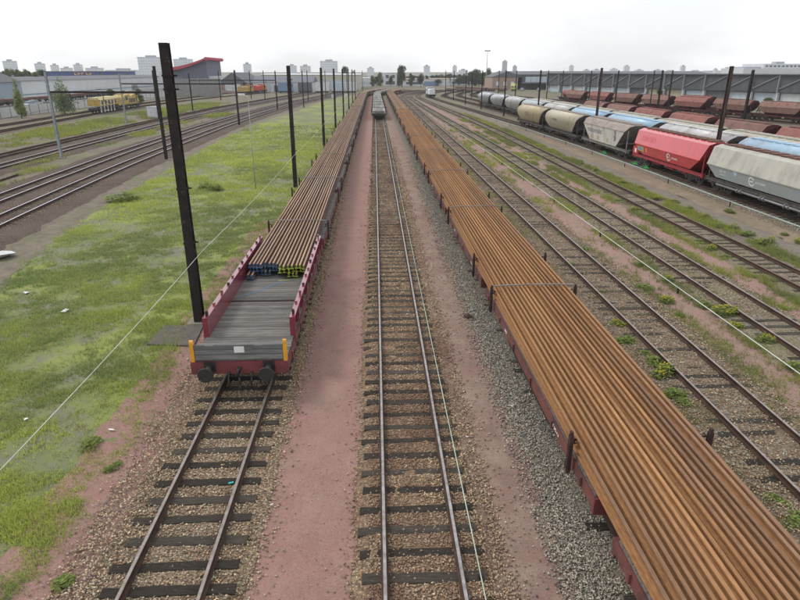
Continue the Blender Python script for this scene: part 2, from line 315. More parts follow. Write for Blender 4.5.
def sleeper_mesh(k, L=2.55):
    r = random.Random(k); mb = MB(); w = .125 + r.uniform(-.012, .012); h = .12; x0 = -L / 2 + r.uniform(-.05, .05); x1 = L / 2 + r.uniform(-.05, .05)
    n = 6; sec = []
    for i in range(n + 1):
        x = x0 + (x1 - x0) * i / n; a = r.uniform(-.008, .008); b = r.uniform(-.012, .012)
        sec.append([(x, -w + b, -h), (x, -w + b, -.015 + a), (x, -w + .02 + b, a), (x, w - .02 + b, a * .6), (x, w + b, -.015 + a), (x, w + b, -h)])
    v = [p for s_ in sec for p in s_]; f = []
    for i in range(n):
        for k2 in range(5): f.append((i * 6 + k2, i * 6 + k2 + 1, (i + 1) * 6 + k2 + 1, (i + 1) * 6 + k2))
    f += [tuple(range(6)), tuple(range(n * 6, n * 6 + 6))]
    mb.add(v, f); return mb.mesh('sleeper', M_sleep)
SLP = [sleeper_mesh(k) for k in range(8)]
SLEEPERS = {}
STZ = .03    # sleeper top
def track(key, X, label, y0, y1, near, bal, top, sp=.65, ytop=None, halfw=1.55, jit=.14, buried=0., group=None, bz=0., one=False):
    root = E('railway_track', (X(max(y0, 0)), y0, 0), 0, label, 'track', group)
    base = Vector(root.location)
    bm_ = sheet('ballast_bed', lambda y: (X(y) - halfw - .35, X(y) + halfw + .35), ysteps(y0, y1), bal, -.0, cross=lambda t: -.125 * max(0, abs(2 * t - 1) - .78) / .22 + bz, jit=jit, nx=14, zn=.05, kind=None)
    bm_.parent = root; bm_.location = -base
    # rails follow the centre line
    ys = [y0]
    while ys[-1] < y1:
        ys.append(min(y1, ys[-1] + (6 if ys[-1] < 90 else 5)))
    for s in (-1, 1):
        if one and s > 0: continue
        mb = MB(); pts = []
        for y in ys:
            sl = X(y + .5) - X(y - .5); q = 1 / math.hypot(1, sl)
            pts.append((X(y) + s * .753 * q, y - s * .753 * sl * q))
        sweep(mb, RAILP, pts, STZ, head={6, 7, 8})
        O('rail', mb.mesh('rail', [M_railrust, top]), root, -base)
    r = random.Random(key); y = y0 + .2; pos = []; far = MB()
    while y < y1 - .2:
        pos.append(y); sl = math.atan(-(X(y + .5) - X(y - .5)))
        dz = -r.random() * buried; a = sl + r.uniform(-.018, .018)
        if y < near:
            o = O('sleeper', SLP[r.randrange(8)], root, Vector((X(y) + r.uniform(-.05, .05), y, STZ + .001 + dz)) - base, a)
        else:
            c, s_ = math.cos(a), math.sin(a); q = [(-1.27, -.12), (1.27, -.12), (1.27, .12), (-1.27, .12)]
            far.add([(X(y) + c * u - s_ * w, y + s_ * u + c * w, STZ + dz + h) for h in (-.1, 0) for u, w in q], [(4, 5, 6, 7), (0, 1, 5, 4), (1, 2, 6, 5), (2, 3, 7, 6), (3, 0, 4, 7)])
        y += sp * r.uniform(.93, 1.07)
    if far.v: O('sleepers', far.mesh('sleepers', M_sleep, fix=False), root, -base, kind='stuff')
    SLEEPERS[key] = pos
    return root
track('L', XL, 'siding under the train with the grey end board', 4, 330, 60, M_balL, M_railtopl, .66, halfw=1.35)
track('C', XC, 'polished-railed middle siding between the pink path and the tan path', 3, 330, 95, M_bal, M_railtop, .66, halfw=1.15, buried=.03)
track('R', XR, 'siding under the train of long orange-brown rails', 3, 330, 45, M_balG, M_railtopr, .66, halfw=1.7, buried=.1)
track('1', X1, 'siding just right of the orange-brown rail train, weeds beside it', 3, 330, 75, M_balB, M_railtopl, .66, halfw=1.5, buried=.055)
track('2', X2, 'rusty siding between the white wire and the overgrown pink path', 12, 330, 80, M_balW, M_railtopl, .66, halfw=1.35, buried=.05)
track('3', X3, 'weedy siding beside the grey-brown cinder path', 16, 330, 85, M_balW, M_railtopr, .66, halfw=1.4, buried=.05)
track('4', X4, 'siding under the red and grey hopper wagons', 20, 330, 70, M_balG, M_railtopr, .66, halfw=1.5)
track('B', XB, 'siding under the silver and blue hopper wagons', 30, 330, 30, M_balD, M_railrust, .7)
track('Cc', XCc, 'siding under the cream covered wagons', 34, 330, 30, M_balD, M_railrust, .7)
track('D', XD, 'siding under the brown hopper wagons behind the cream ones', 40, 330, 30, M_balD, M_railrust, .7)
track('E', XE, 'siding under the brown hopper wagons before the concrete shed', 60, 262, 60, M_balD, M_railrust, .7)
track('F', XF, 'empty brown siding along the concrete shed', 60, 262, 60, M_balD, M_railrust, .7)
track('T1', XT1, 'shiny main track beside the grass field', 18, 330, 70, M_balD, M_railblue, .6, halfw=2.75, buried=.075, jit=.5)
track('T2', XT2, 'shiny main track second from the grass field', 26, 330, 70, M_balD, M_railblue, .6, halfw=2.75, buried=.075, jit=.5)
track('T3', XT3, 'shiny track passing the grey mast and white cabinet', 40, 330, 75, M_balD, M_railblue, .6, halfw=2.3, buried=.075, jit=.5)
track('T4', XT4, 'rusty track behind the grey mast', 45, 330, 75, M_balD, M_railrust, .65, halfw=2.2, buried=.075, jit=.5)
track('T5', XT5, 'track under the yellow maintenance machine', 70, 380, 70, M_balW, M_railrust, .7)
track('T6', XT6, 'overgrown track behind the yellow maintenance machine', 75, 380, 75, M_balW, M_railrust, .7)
# a lone rusty rail left beside the main tracks
mb = MB(); sweep(mb, RAILP, [(-33.9 - .06 * (y - 48) , y) for y in (44, 50, 56, 60)], -.1)
O('spare_rail', mb.mesh('spare_rail', M_railrust), label='rusty spare rail lying beside the shiny main tracks', cat='rail')

# ------------------------------------------------------------------ ballast stones as real stones
M_stone = vcol_mat('loose_stone', .9)
_oct = np.array([(1, 0, 0), (-1, 0, 0), (0, 1, 0), (0, -1, 0), (0, 0, 1), (0, 0, -1)], float)
_of = np.array([(0, 2, 4), (2, 1, 4), (1, 3, 4), (3, 0, 4), (2, 0, 5), (1, 2, 5), (3, 1, 5), (0, 3, 5)])
def colmesh(name, V, F, C, m):
    me = bpy.data.meshes.new(name); nv = len(V); nf = len(F); k = F.shape[1]
    me.vertices.add(nv); me.vertices.foreach_set('co', V.astype(np.float32).ravel())
    me.loops.add(nf * k); me.loops.foreach_set('vertex_index', F.astype(np.int32).ravel())
    me.polygons.add(nf); me.polygons.foreach_set('loop_start', np.arange(0, nf * k, k, dtype=np.int32)); me.polygons.foreach_set('loop_total', np.full(nf, k, np.int32))
    at = me.color_attributes.new('Col', 'FLOAT_COLOR', 'POINT')
    at.data.foreach_set('color', np.concatenate([C, np.ones((nv, 1))], 1).astype(np.float32).ravel())
    me.materials.append(m); me.update(); me.validate(); return me
def stones(name, x, y, z, size, pal, label, tint=None):
    n = len(x); pal = np.array(pal)
    sc = size[:, None] * RNG.uniform(.6, 1.25, (n, 3)) * np.array([1, 1, .75])
    P = _oct[None] * sc[:, None, :] + RNG.normal(0, .16, (n, 6, 3)) * size[:, None, None]
    a = RNG.uniform(0, 6.28, n); b = RNG.uniform(-.7, .7, n); ca, sa, cb, sb = np.cos(a), np.sin(a), np.cos(b), np.sin(b)
    X_ = P[..., 0] * ca[:, None] - P[..., 1] * sa[:, None]; Y_ = P[..., 0] * sa[:, None] + P[..., 1] * ca[:, None]
    Y2 = Y_ * cb[:, None] - P[..., 2] * sb[:, None]; Z2 = Y_ * sb[:, None] + P[..., 2] * cb[:, None]
    V = np.stack([X_ + x[:, None], Y2 + y[:, None], Z2 + z[:, None]], -1).reshape(-1, 3)
    F = (_of[None] + (np.arange(n) * 6)[:, None, None]).reshape(-1, 3)
    C = pal[RNG.integers(0, len(pal), n)] * RNG.uniform(.55, 1.55, (n, 1)) * np.array([1.08, 1.03, .9])
    if tint is not None: C = C * (1 - tint[:, None]) + np.array([.17, .095, .07]) * tint[:, None]
    return O(name, colmesh(name, V, F, np.repeat(C, 6, 0), M_stone), kind='stuff', label=label)
def strip_stones(key, X, lo, hi, y0, y1, n, pal, label, edge=.25, keep=.12, rust=0., size=.026):
    # density falls with distance, so that stones cover about the same share of the picture
    u = RNG.random(n); y = y0 * (y1 / y0) ** u
    t = RNG.random(n); off = lo + (hi - lo) * t + RNG.normal(0, 1, n) * np.where(RNG.random(n) < .25, edge * 1.2, edge * .4) * ((t < .14) | (t > .86))
    xc = np.array([X(v) for v in y]); x = xc + off
    ok = np.ones(n, bool)
    if key in SLEEPERS:
        sp = np.array(SLEEPERS[key]); i = np.clip(np.searchsorted(sp, y), 1, len(sp) - 1); d = np.minimum(np.abs(sp[i] - y), np.abs(sp[i - 1] - y))
        ok &= ~((d < .135) & (np.abs(off) < 1.3) & (RNG.random(n) > keep))
        ok &= np.abs(np.abs(off) - .753) > .06
    ok &= (RNG.random(n) < .45 + .9 * fbm(x * .7, y * .7)) & (RNG.random(n) < np.clip((y1 - y) / (.55 * y1), 0, 1))
    x, y, off = x[ok], y[ok], off[ok]; n = len(x)
    s = size * RNG.uniform(.6, 1.35, n) * (1 + .012 * np.maximum(y - 12, 0))
    half = np.where(off < 0, abs(lo), abs(hi)); zz = -.125 * np.clip((np.abs(off) / (half) - .78) / .22, 0, .56)
    tint = np.clip((fbm(x * .8 + 5, y * .5) - .42) * 3, 0, 1) * rust * np.clip(1.5 - np.abs(off) * .5, 0, 1) if rust else None
    return stones('ballast_stones', x, y, zz + s * .3 + RNG.random(n) * .012, s, pal, label, tint)
strip_stones('L', XL, -2.3, 1.66, 8, 60, 46000, STONE + STONEG[:3], 'beige ballast stones around the siding with the grey end board')
strip_stones('C', XC, -1.36, 1.8, 8, 95, 60000, STONE, 'brown ballast stones of the middle track', rust=.85, keep=.1)
strip_stones('R', XR, -2.3, -.9, 7.5, 75, 30000, [(c[0] * 1.0, c[1] * 1.02, c[2] * 1.1) for c in STONEG], 'grey ballast stones along the train of orange-brown rails')
strip_stones('1', X1, -1.9, 1.9, 10, 75, 34000, [tuple(v * .9 for v in c) for c in STONE] + STONEG[:3], 'grey ballast stones of the siding right of the rail train', keep=.3)
strip_stones('2', X2, -1.6, 1.7, 22, 75, 14000, [tuple(v * .9 for v in c) for c in STONE] + STONEG[:3], 'grey-brown ballast stones before the overgrown path', keep=.3)
strip_stones('4', X4, -2.6, -1.4, 30, 60, 5000, STONEG, 'grey ballast stones along the hopper wagons')
strip_stones('T1', XT1, -2.2, 2.0, 34, 70, 9000, [tuple(v * .7 for v in c) for c in STONE], 'dark ballast stones of the main tracks')
n = 14000; px = RNG.uniform(-8, 27, n); py = 8 * (60 / 8) ** RNG.random(n)
stones('loose_pebbles', px, py, np.full(n, -.075), RNG.uniform(.005, .016, n) * (1 + .01 * py), STONEG + [(.2, .11, .1), (.16, .09, .08)], 'small loose pebbles on the paths')

# ------------------------------------------------------------------ grass and weeds
M_leaf = vcol_mat('leaf', .75, .2, .5)
def blades(cx, cy, h, w, colr, z, nb=5, spread=.08, lean=.5):
    n = len(cx); N_ = n * nb
    bx = np.repeat(cx, nb) + RNG.normal(0, spread, N_); by = np.repeat(cy, nb) + RNG.normal(0, spread, N_)
    hh = np.repeat(h, nb) * RNG.uniform(.5, 1.2, N_); ww = np.repeat(w, nb); a = RNG.uniform(0, 6.28, N_); la = RNG.uniform(0, 6.28, N_); ll = hh * RNG.uniform(0, lean, N_)
    z0 = np.repeat(np.broadcast_to(z, n), nb)
    dx, dy = np.cos(a) * ww, np.sin(a) * ww
    V = np.stack([np.stack([bx - dx, by - dy, z0], -1), np.stack([bx + dx, by + dy, z0], -1), np.stack([bx + np.cos(la) * ll, by + np.sin(la) * ll, z0 + hh], -1)], 1).reshape(-1, 3)
    C = np.repeat(np.repeat(colr, nb, 0) * RNG.uniform(.7, 1.3, (N_, 1)), 3, 0)
    return V, np.arange(N_ * 3).reshape(-1, 3), C
def grass_scatter(name, n, xr, yr, label, dens=None, hsc=1., pal=None, z=-.11):
    y = yr[0] * (yr[1] / yr[0]) ** RNG.random(n); lo = np.array([xr(v)[0] for v in y]); hi = np.array([xr(v)[1] for v in y]); x = lo + (hi - lo) * RNG.random(n) + RNG.normal(0, .22, n)
    p1 = fbm(x * .22, y * .16); p2 = fbm(x * .9 + 40, y * .9)
    ok = RNG.random(n) < np.clip((p2 - .25) * 3, .06, 1) * np.clip((fbm(x * .35 + 77, y * .35) - .27) * 4, .15, 1) * np.clip((135 - y) / 70, 0, 1) if dens is None else RNG.random(n) < dens(x, y)
    x, y, p1, p2 = x[ok], y[ok], p1[ok], p2[ok]; n = len(x)
    c0, c1, c2 = (np.array(c) for c in (pal or ((.23, .30, .115), (.46, .52, .12), (.36, .32, .17))))
    t = np.clip((p1 - .30) * 2.4 + RNG.normal(0, .16, n) + np.clip((y - 30) / 60, 0, .3) - .08, 0, 1)[:, None]; k = (RNG.random(n) < .15)[:, None]
    c = np.where(k, c2, c0 * (1 - t) + c1 * t)
    sc = 1 + .018 * np.maximum(y - 12, 0)
    V, F, C = blades(x, y, (.06 + .11 * p2) * hsc * sc ** .6, .011 * sc, c, z, 5, .055, .9)
    O(name, colmesh(name, V, F, C, M_leaf), kind='stuff', label=label)
grass_scatter('grass_blades', 140000, lambda y: (grass_left(y), grass_right(y) - .1), (8, 120), 'grass blades of the field beside the left train')
grass_scatter('verge_weeds', 1500, lambda y: (-7.0, -5.6), (8, 40), 'thin weeds on the reddish strip', dens=lambda x, y: np.clip((fbm(x, y) - .5) * 3, 0, 1))
WP = ((.19, .225, .085), (.32, .36, .075), (.27, .24, .13))
wd = lambda x, y: np.clip((fbm(x * .6 + 3, y * .35) - .44) * 5, 0, 1) * np.clip((130 - y) / 60, .1, 1)
grass_scatter('verge_weeds', 7000, lambda y: (X1(y) - 2.4, X1(y) - 1.0), (10, 110), 'low green weeds left of the siding beside the rail train', wd, 1.6, WP)
grass_scatter('verge_weeds', 6000, lambda y: (X1(y) + 1.1, X1(y) + 2.3), (12, 110), 'low green weeds between two sidings', wd, 1.5, WP)
grass_scatter('verge_weeds', 9000, lambda y: (X2(y) - 1.9, X2(y) - .9), (16, 110), 'low green weeds beside the white wire', wd, 1.5, WP)
grass_scatter('verge_weeds', 11000, lambda y: (X2(y) + 1.0, X2(y) + 1.9), (22, 120), 'low green weeds beside the overgrown path', wd, 1.5, WP)
grass_scatter('verge_weeds', 14000, lambda y: (X3(y) - 1.9, X3(y) - .9), (22, 130), 'dense green weeds left of the weedy siding', lambda x, y: np.clip((fbm(x * .5 + 8, y * .3) - .4) * 5, 0, 1), 1.4, WP)
grass_scatter('verge_weeds', 20000, lambda y: (X3(y) + 1.1, X3(y) + 2.6), (24, 150), 'dense green weeds along the cinder path', lambda x, y: np.clip((fbm(x * .6 + 18, y * .35) - .33) * 5, 0, 1) * np.clip((150 - y) / 60, .1, 1), 1.5, WP)
grass_scatter('verge_weeds', 3000, lambda y: (X2(y) - .6, X2(y) + .6), (22, 90), 'sparse weeds between the rusty rails', wd, 1.0, WP)
grass_scatter('verge_weeds', 4000, lambda y: (X3(y) - .6, X3(y) + .6), (24, 110), 'sparse weeds between the rails of the weedy siding', wd, 1.0, WP)
grass_scatter('verge_weeds', 9000, lambda y: (XT2(y) - 8, XT2(y) - 3), (45, 150), 'weeds between the main tracks', lambda x, y: np.clip((fbm(x * .2, y * .1) - .42) * 5, 0, 1), 2, WP)
grass_scatter('verge_weeds', 16000, lambda y: (XT4(y) - 14, XT4(y) - 3), (70, 200), 'weeds before the yellow maintenance machine', lambda x, y: np.clip((fbm(x * .15, y * .1) - .36) * 5, 0, 1), 2.2, WP)
def weed_mesh(k, flowers=True, tall=.4, rad=.33, n=170):
    r = np.random.default_rng(k); a = r.uniform(0, 6.28, n); q = np.sqrt(r.random(n)) * rad; x = np.cos(a) * q; y = np.sin(a) * q
    dome = np.sqrt(np.clip(1 - (q / rad) ** 2 * .8, 0, 1)); h = tall * dome * r.uniform(.35, 1.05, n)
    V = []; F = []; C = []
    def tri(p, c): V.extend(p); F.append((len(V) - 3, len(V) - 2, len(V) - 1)); C.extend([c] * 3)
    g0 = np.array((.15, .21, .065)); g1 = np.array((.28, .35, .08))
    for i in range(n):
        c = (g0 + (g1 - g0) * r.random()) * r.uniform(.75, 1.2); d = r.uniform(0, 6.28); l = r.uniform(.05, .11); w = l * .35
        top = np.array((x[i], y[i], h[i])); dr = np.array((math.cos(d), math.sin(d), r.uniform(-.2, .5))) * l; sd_ = np.array((-math.sin(d), math.cos(d), 0)) * w
        tri([top - sd_, top + sd_, top + dr], c); tri([top - sd_, top + sd_, top - dr * .6], c)
        tri([(x[i] * .6 - .005, y[i] * .6, 0), (x[i] * .6 + .005, y[i] * .6, 0), tuple(top)], c * .8)
        if flowers and r.random() < .38 and h[i] > tall * .5:
            f = top + (0, 0, .05); s = .028; cc = np.array((.62, .52, .03)) * r.uniform(.8, 1.1)
            tri([f + (-s, -s, 0), f + (s, -s, .01), f + (0, s, .02)], cc); tri([f + (-s, s, .01), f + (s, s, 0), f + (0, -s, .02)], cc)
    return colmesh('weed_clump', np.array(V, float), np.array(F), np.array(C, float), M_leaf)
WF = [weed_mesh(k) for k in range(4)]; WG = [weed_mesh(10 + k, False, .3) for k in range(4)]
def clump(x, y, s, fl, rnd=random.Random(5)):
    o = O('weed_clump', rnd.choice(WF if fl else WG), None, (x, y, -.09), rnd.uniform(0, 6.28),
          'yellow-flowering weed clump growing between the sidings' if fl else 'green leafy weed clump without flowers in the gravel',
          'weed', 'yellow-flowering weed clumps' if fl else 'green weed clumps'); o.scale = (s * rnd.uniform(.7, 1.35), s * rnd.uniform(.8, 1.7), s * rnd.uniform(.6, 1.05))
for px, py, s, fl in [(725, 311, 1.1, 1), (737, 323, .8, 1), (766, 338, 1, 1), (795, 365, 1, 0), (705, 303, .9, 0), (668, 278, .9, 1), (665, 370, 1.1, 1), (655, 360, .9, 0), (618, 322, 1.0, 1), (626, 338, .9, 0), (645, 352, .8, 0), (676, 392, 1, 0), (685, 400, .8, 0), (779, 497, .9, 0), (797, 515, .8, 0),
                      (640, 262, .9, 0), (667, 298, .9, 1), (681, 312, .7, 0), (645, 285, .9, 0), (585, 248, .9, 0), (560, 232, .8, 0), (762, 241, 1.2, 1), (748, 232, 1.0, 0), (770, 240, 1, 1), (735, 226, 1, 1), (722, 224, 1, 0), (706, 215, 1, 1), (690, 207, 1, 0), (675, 200, 1, 1), (657, 197, 1, 1), (640, 186, 1, 0), (622, 182, 1, 1), (610, 173, 1, 0), (596, 169, 1, 1), (580, 160, 1, 0),
                      (712, 247, 1, 1), (726, 255, .9, 0), (700, 240, .8, 0), (650, 214, .9, 0), (636, 208, .9, 1), (620, 199, .9, 0), (605, 190, .8, 0), (800, 240, 1, 1), (785, 232, .8, 0), (730, 210, 1.3, 0), (122, 198, 2.6, 0), (215, 188, 2.2, 0), (205, 186, 1.8, 0),
                      (90, 440, .9, 0), (62, 578, .6, 0), (112, 462, .5, 0), (640, 402, .5, 0), (570, 262, .8, 0), (548, 243, .7, 0), (600, 290, .6, 0), (770, 405, .6, 0), (690, 336, .6, 0)]:
    p = gpt(px, py, .1); clump(p.x, p.y, s * 1.0, fl)

# ------------------------------------------------------------------ small ground things
mb = MB(); mb.prism([(-8.5, 20.4), (-8.42, 22.1), (-6.9, 22.1), (-6.75, 20.2)], 'z', -.12, -.03)
O('concrete_slab', mb.mesh('concrete_slab', mat('slab', (.14, .125, .115), (.09, .08, .075), 3, .9, .5, 30)), label='dark flat slab at the foot of the nearest black pole', cat='slab')
M_white = mat('white_paint', (.72, .72, .7), (.6, .6, .58), 4, .7, fine=.1)
def rock(p, s, m, label, cat, group=None, seed=0):
    r = random.Random(seed); b = MB(); b.hull([(r.gauss(0, .5) * s, r.gauss(0, .5) * s, abs(r.gauss(.3, .2)) * s) for _ in range(14)]); O('rock' if cat == 'rock' else 'litter', b.mesh('rock', m), None, p, 0, label, cat, group)
rock(gpt(3, 257, -.12), .75, mat('white_stone', (.6, .62, .62), (.45, .46, .46), 3, .9), 'white stone block at the edge of the shiny main tracks', 'rock', seed=3)
for i, (px, py, s) in enumerate([(26, 293, .14), (65, 312, .2), (112, 430, .08), (26, 419, .07), (404, 522, .06), (445, 501, .05), (511, 407, .09), (600, 396, .07), (230, 485, .05), (272, 505, .05), (467, 437, .05), (590, 250, .06), (686, 400, .06), (620, 402, .06)]):
    rock(gpt(px, py, -.06), s, M_white, 'scrap of white litter lying on the ground', 'litter', 'scraps of white litter', i)
rock(gpt(468, 318, -.07), .22, M_railrust, 'rusty brown lump on the tan path by the rail train', 'rock', seed=8)
mb = MB(); mb.box(-.06, .06, -.025, .025, 0, .015); O('litter', mb.mesh('litter', mat('teal_plastic', (.05, .45, .45))), None, gpt(231, 483, .06), .3, 'turquoise plastic scrap on a sleeper of the left siding', 'litter')

# ------------------------------------------------------------------ flat wagons (two axles) and their rails
M_red = mat('wagon_red', (.20, .045, .05), (.13, .032, .036), 2.5, .6, .15, 30, dirt=(.07, .035, .03), dirt_t=.56, fine=.15)
M_redb = mat('side_board_red', (.215, .022, .045), (.165, .018, .036), 1.5, .3, coat=1., dirt=(.33, .17, .17), dirt_s=3.5, dirt_t=.64, fine=.08)  # the pale pink dirt tone puts sky glare into the board colour
M_redbr = mat('wagon_redbrown', (.19, .062, .055), (.115, .042, .038), 2.5, .65, .2, 30, dirt=(.06, .035, .03), dirt_t=.55, fine=.2)
M_black = mat('black_iron', (.028, .026, .025), (.015, .014, .014), 4, .6, .3, 40, dirt=(.07, .05, .04), dirt_t=.6)
M_wheel = mat('wheel_iron', (.06, .045, .036), (.03, .025, .022), 4, .6, .2, 40)
M_tread = mat('wheel_tread', (.35, .33, .32), (.25, .23, .22), 8, .35, metal=.8)
M_plank = mat('grey_plank', (.225, .215, .20), (.12, .115, .108), 2.0, .9, .7, 26, stretch=(1, 12, 12), objvar=.22, fine=.35, dirt=(.08, .075, .07), dirt_s=.6, dirt_t=.56, dirt_amt=.6)
M_plankx = mat('grey_board', (.27, .27, .265), (.15, .15, .15), 2.0, .9, .7, 26, stretch=(1, 8, 8), objvar=.2, fine=.35, dirt=(.07, .068, .065), dirt_s=1.0, dirt_t=.56, dirt_amt=.7)
M_yel = mat('yellow_paint', (.72, .36, .02), (.6, .28, .02), 4, .5, dirt=(.3, .15, .05), dirt_t=.62, fine=.1)
M_stake = mat('stake_dark', (.055, .035, .032), (.03, .022, .022), 4, .7, .3, 30, dirt=(.12, .05, .04), dirt_t=.58)
M_bar = mat('grey_bar', (.25, .24, .22), (.15, .14, .13), 5, .6, dirt=(.12, .07, .05), dirt_t=.55)
WL = 13.86; DZ = 1.28          # pitch, deck top
def wheelset_mb():
    mb = MB()
    mb.cyl((-.95, 0, .46), (.95, 0, .46), .07, n=8)
    for s in (-1, 1):
        mb.cyl((s * .70, 0, .46), (s * .80, 0, .46), .46, n=20); mb.cyl((s * .685, 0, .46), (s * .70, 0, .46), .49, n=20); mb.cyl((s * .80, 0, .46), (s * .83, 0, .46), .2, n=12)
    return mb
def buffer_mb(s):
    mb = MB(); mb.box(-.17, .17, -.02 if s > 0 else -.02, .02, -.17, .17); mb.cyl((0, 0, 0), (0, s * .36, 0), .105, .09, 12); mb.cyl((0, s * .3, 0), (0, s * .53, 0), .065, n=10); mb.cyl((0, s * .53, 0), (0, s * .575, 0), .235, .225, 20)
    return mb
def flat_wagon(stakes=True, planks=False, boards=False, M_red=M_red, M_redbr=M_redbr):
    p = Proto(); h = 6.35; zr = .18
    for s in (-1, 1):
        mb = MB(); x = s * 1.44                             # channel-section side sill with flanges
        mb.box(x - .012, x + .012, -h, h, .92, DZ - .06); mb.box(min(x, x - s * .1), max(x, x - s * .1), -h, h, .92, .94); mb.box(min(x, x - s * .1), max(x, x - s * .1), -h, h, DZ - .08, DZ - .06)
        i = p.part('side_sill', mb, M_redbr)
        for y in np.linspace(-5.6, 5.6, 6):
            q = MB(); q.box(-.025, .025, -.06, .06, .95, 1.17); p.part('stake_pocket', q, M_redbr, (s * 1.479, float(y), 0), sub=i)
    for s in (-1, 1):
        mb = MB(); mb.box(-1.45, 1.45, s * h - .06, s * h + .06, .82, DZ - .07); p.part('end_sill', mb, M_red)
        for t in (-1, 1): p.part('buffer', buffer_mb(s), M_black, (t * .88, s * (h + .06), 1.06))
        mb = MB(); mb.box(-.05, .05, min(s * h, s * (h + .3)), max(s * h, s * (h + .3)), .95, 1.06); mb.tube([(0, s * (h + .3), 1.08), (0, s * (h + .36), 1.0), (0, s * (h + .3), .93), (.0, s * (h + .22), .8), (0, s * (h + .26), .55), (.03, s * (h + .3), .4)], .035)
        p.part('coupling', mb, M_black)
        mb = MB(); mb.tube([(-.32, s * (h + .05), .9), (-.33, s * (h + .22), .75), (-.3, s * (h + .25), .45)], .028); mb.tube([(.36, s * (h + .05), .9), (.36, s * (h + .2), .78), (.33, s * (h + .22), .5)], .028); p.part('brake_hose', mb, M_black)
    mb = MB()
    for x in (-.45, .45): mb.box(x - .06, x + .06, -h + .07, h - .07, .85, 1.1)
    for y in (-4, -2, 0, 2, 4): mb.box(-1.42, 1.42, y - .05, y + .05, .98, 1.12)
    mb.box(-1.3, 1.3, -2.6, 2.6, .55, .6); mb.cyl((-.6, -1.2, .62), (-.6, -.2, .62), .2, n=12)
    p.part('underframe', mb, M_black)
    for y in (-4., 4.):
        w = p.part('wheelset', wheelset_mb(), M_wheel, (0, y, zr))
        for s in (-1, 1):
            g = MB(); x = s * 1.05
            g.box(x - .13, x + .13, -.15, .15, .32, .62); g.bar((x, -.55, .95), (x, -.14, .4), .03, .12); g.bar((x, .55, .95), (x, .14, .4), .03, .12)
            for k in range(4): g.box(x - .05, x + .05, -.55 + k * .1, .55 - k * .1, .78 - k * .04, .815 - k * .04)
            p.part('axle_guard', g, M_black, (0, y, zr))
    if planks:
        y = -h + .02; k = 0
        while y < h - .1:
            w = .2; mb = MB(); mb.box(-1.41, 1.41, 0, w - .012, -.06, random.uniform(-.008, .003)); p.part('deck_plank', mb, M_plank, (random.uniform(-.012, .012), y, DZ)); y += w; k += 1
    else:
        mb = MB(); y = -h + .02
        while y < h - .1: mb.box(-1.41, 1.41, y, y + .188, DZ - .06, DZ + random.uniform(-.008, .003)); y += .2
        p.part('deck_planks', mb, M_plank, kind='stuff')
    if stakes:
        for s in (-1, 1):
            for y in (-5.05, 4.6):
                q = MB(); q.box(-.045, .045, -.06, .06, .88, 1.84); q.box(-.03, .03, -.045, .045, 1.84, 1.94); q.box(-.07, .02, -.08, .08, 1.0, 1.12)
                q.tube([(-s * .06, .05, 1.72), (-s * .16, .1, 1.66), (-s * .1, .16, 1.58), (-s * .2, .1, 1.5)], .025)
                p.part('stake', q, M_stake, (s * 1.57, y, 0))
    return p
M_tanrail = None
def rail_train(X, y_first, count, bar_y, name, lab_first=None, lab='', group='', first_boards=False, proto=None, first=None, nostake=None):
    for i in range(count):
        yc = y_first + WL * i + WL / 2
        sl = math.atan(-(X(yc + 5) - X(yc - 5)) / 10)
        pr = first if (first and i == 0) else proto
        r = pr.place(name, (X(yc), yc, 0), sl, lab_first if (lab_first and i == 0) else lab, 'wagon', None if (lab_first and i == 0) else group, skip=nostake if (nostake and i == 0) else () if i < 6 else ('brake_hose', 'stake_pocket') if i < 10 else ('brake_hose', 'stake_pocket', 'coupling', 'axle_guard'))
        if bar_y is not None and not (first and i == 0) and not (nostake and i == 0):
            mb = MB(); z = 1.915; pts = [(-1.6, bar_y, z - .02)] + [(x, bar_y + .02 * math.sin(x * 2), z + .035 - .02 * (x / 1.4) ** 2) for x in (-1.1, -.5, 0, .5, 1.1)] + [(1.6, bar_y, z - .02)]
            mb.tube(pts, .028, 7); O('tie_bar', mb.mesh('tie_bar', M_bar), r)
plain = flat_wagon(); darkw = flat_wagon(M_red=M_black, M_redbr=M_black)
firstp = flat_wagon(stakes=False, planks=True)
# first left wagon: end board with yellow posts, red side boards
yb = -6.3
for k, (z0, z1) in enumerate(((0, .15), (.168, .31), (.328, .475))):
    mb = MB(); n = 9
    for i in range(n):        # worn upper edge
        x0 = -1.31 + 2.62 * i / n; x1 = -1.31 + 2.62 * (i + 1) / n; nick = (.02 if (k == 2 and i in (1, 6)) else 0) + random.uniform(0, .006)
        mb.box(x0 + .0005, x1 - .0005, -.035, .035, z0, z1 - nick)
    firstp.part('end_board_plank', mb, M_plankx, (0, yb - .02, DZ))
for s in (-1, 1):
    mb = MB(); mb.prism([(-.05, -.05), (.05, -.05), (.05, .58), (.02, .64), (-.03, .62), (-.05, .56)], 'x', -.055, .055)
    firstp.part('corner_post', mb, M_yel, (s * 1.375, yb - .02, DZ - .02))
mb = MB(); mb.box(-.15, .15, -.003, .003, 0, .2); firstp.part('paper_notice', mb, M_white, (.02, yb - .062, DZ + .22))
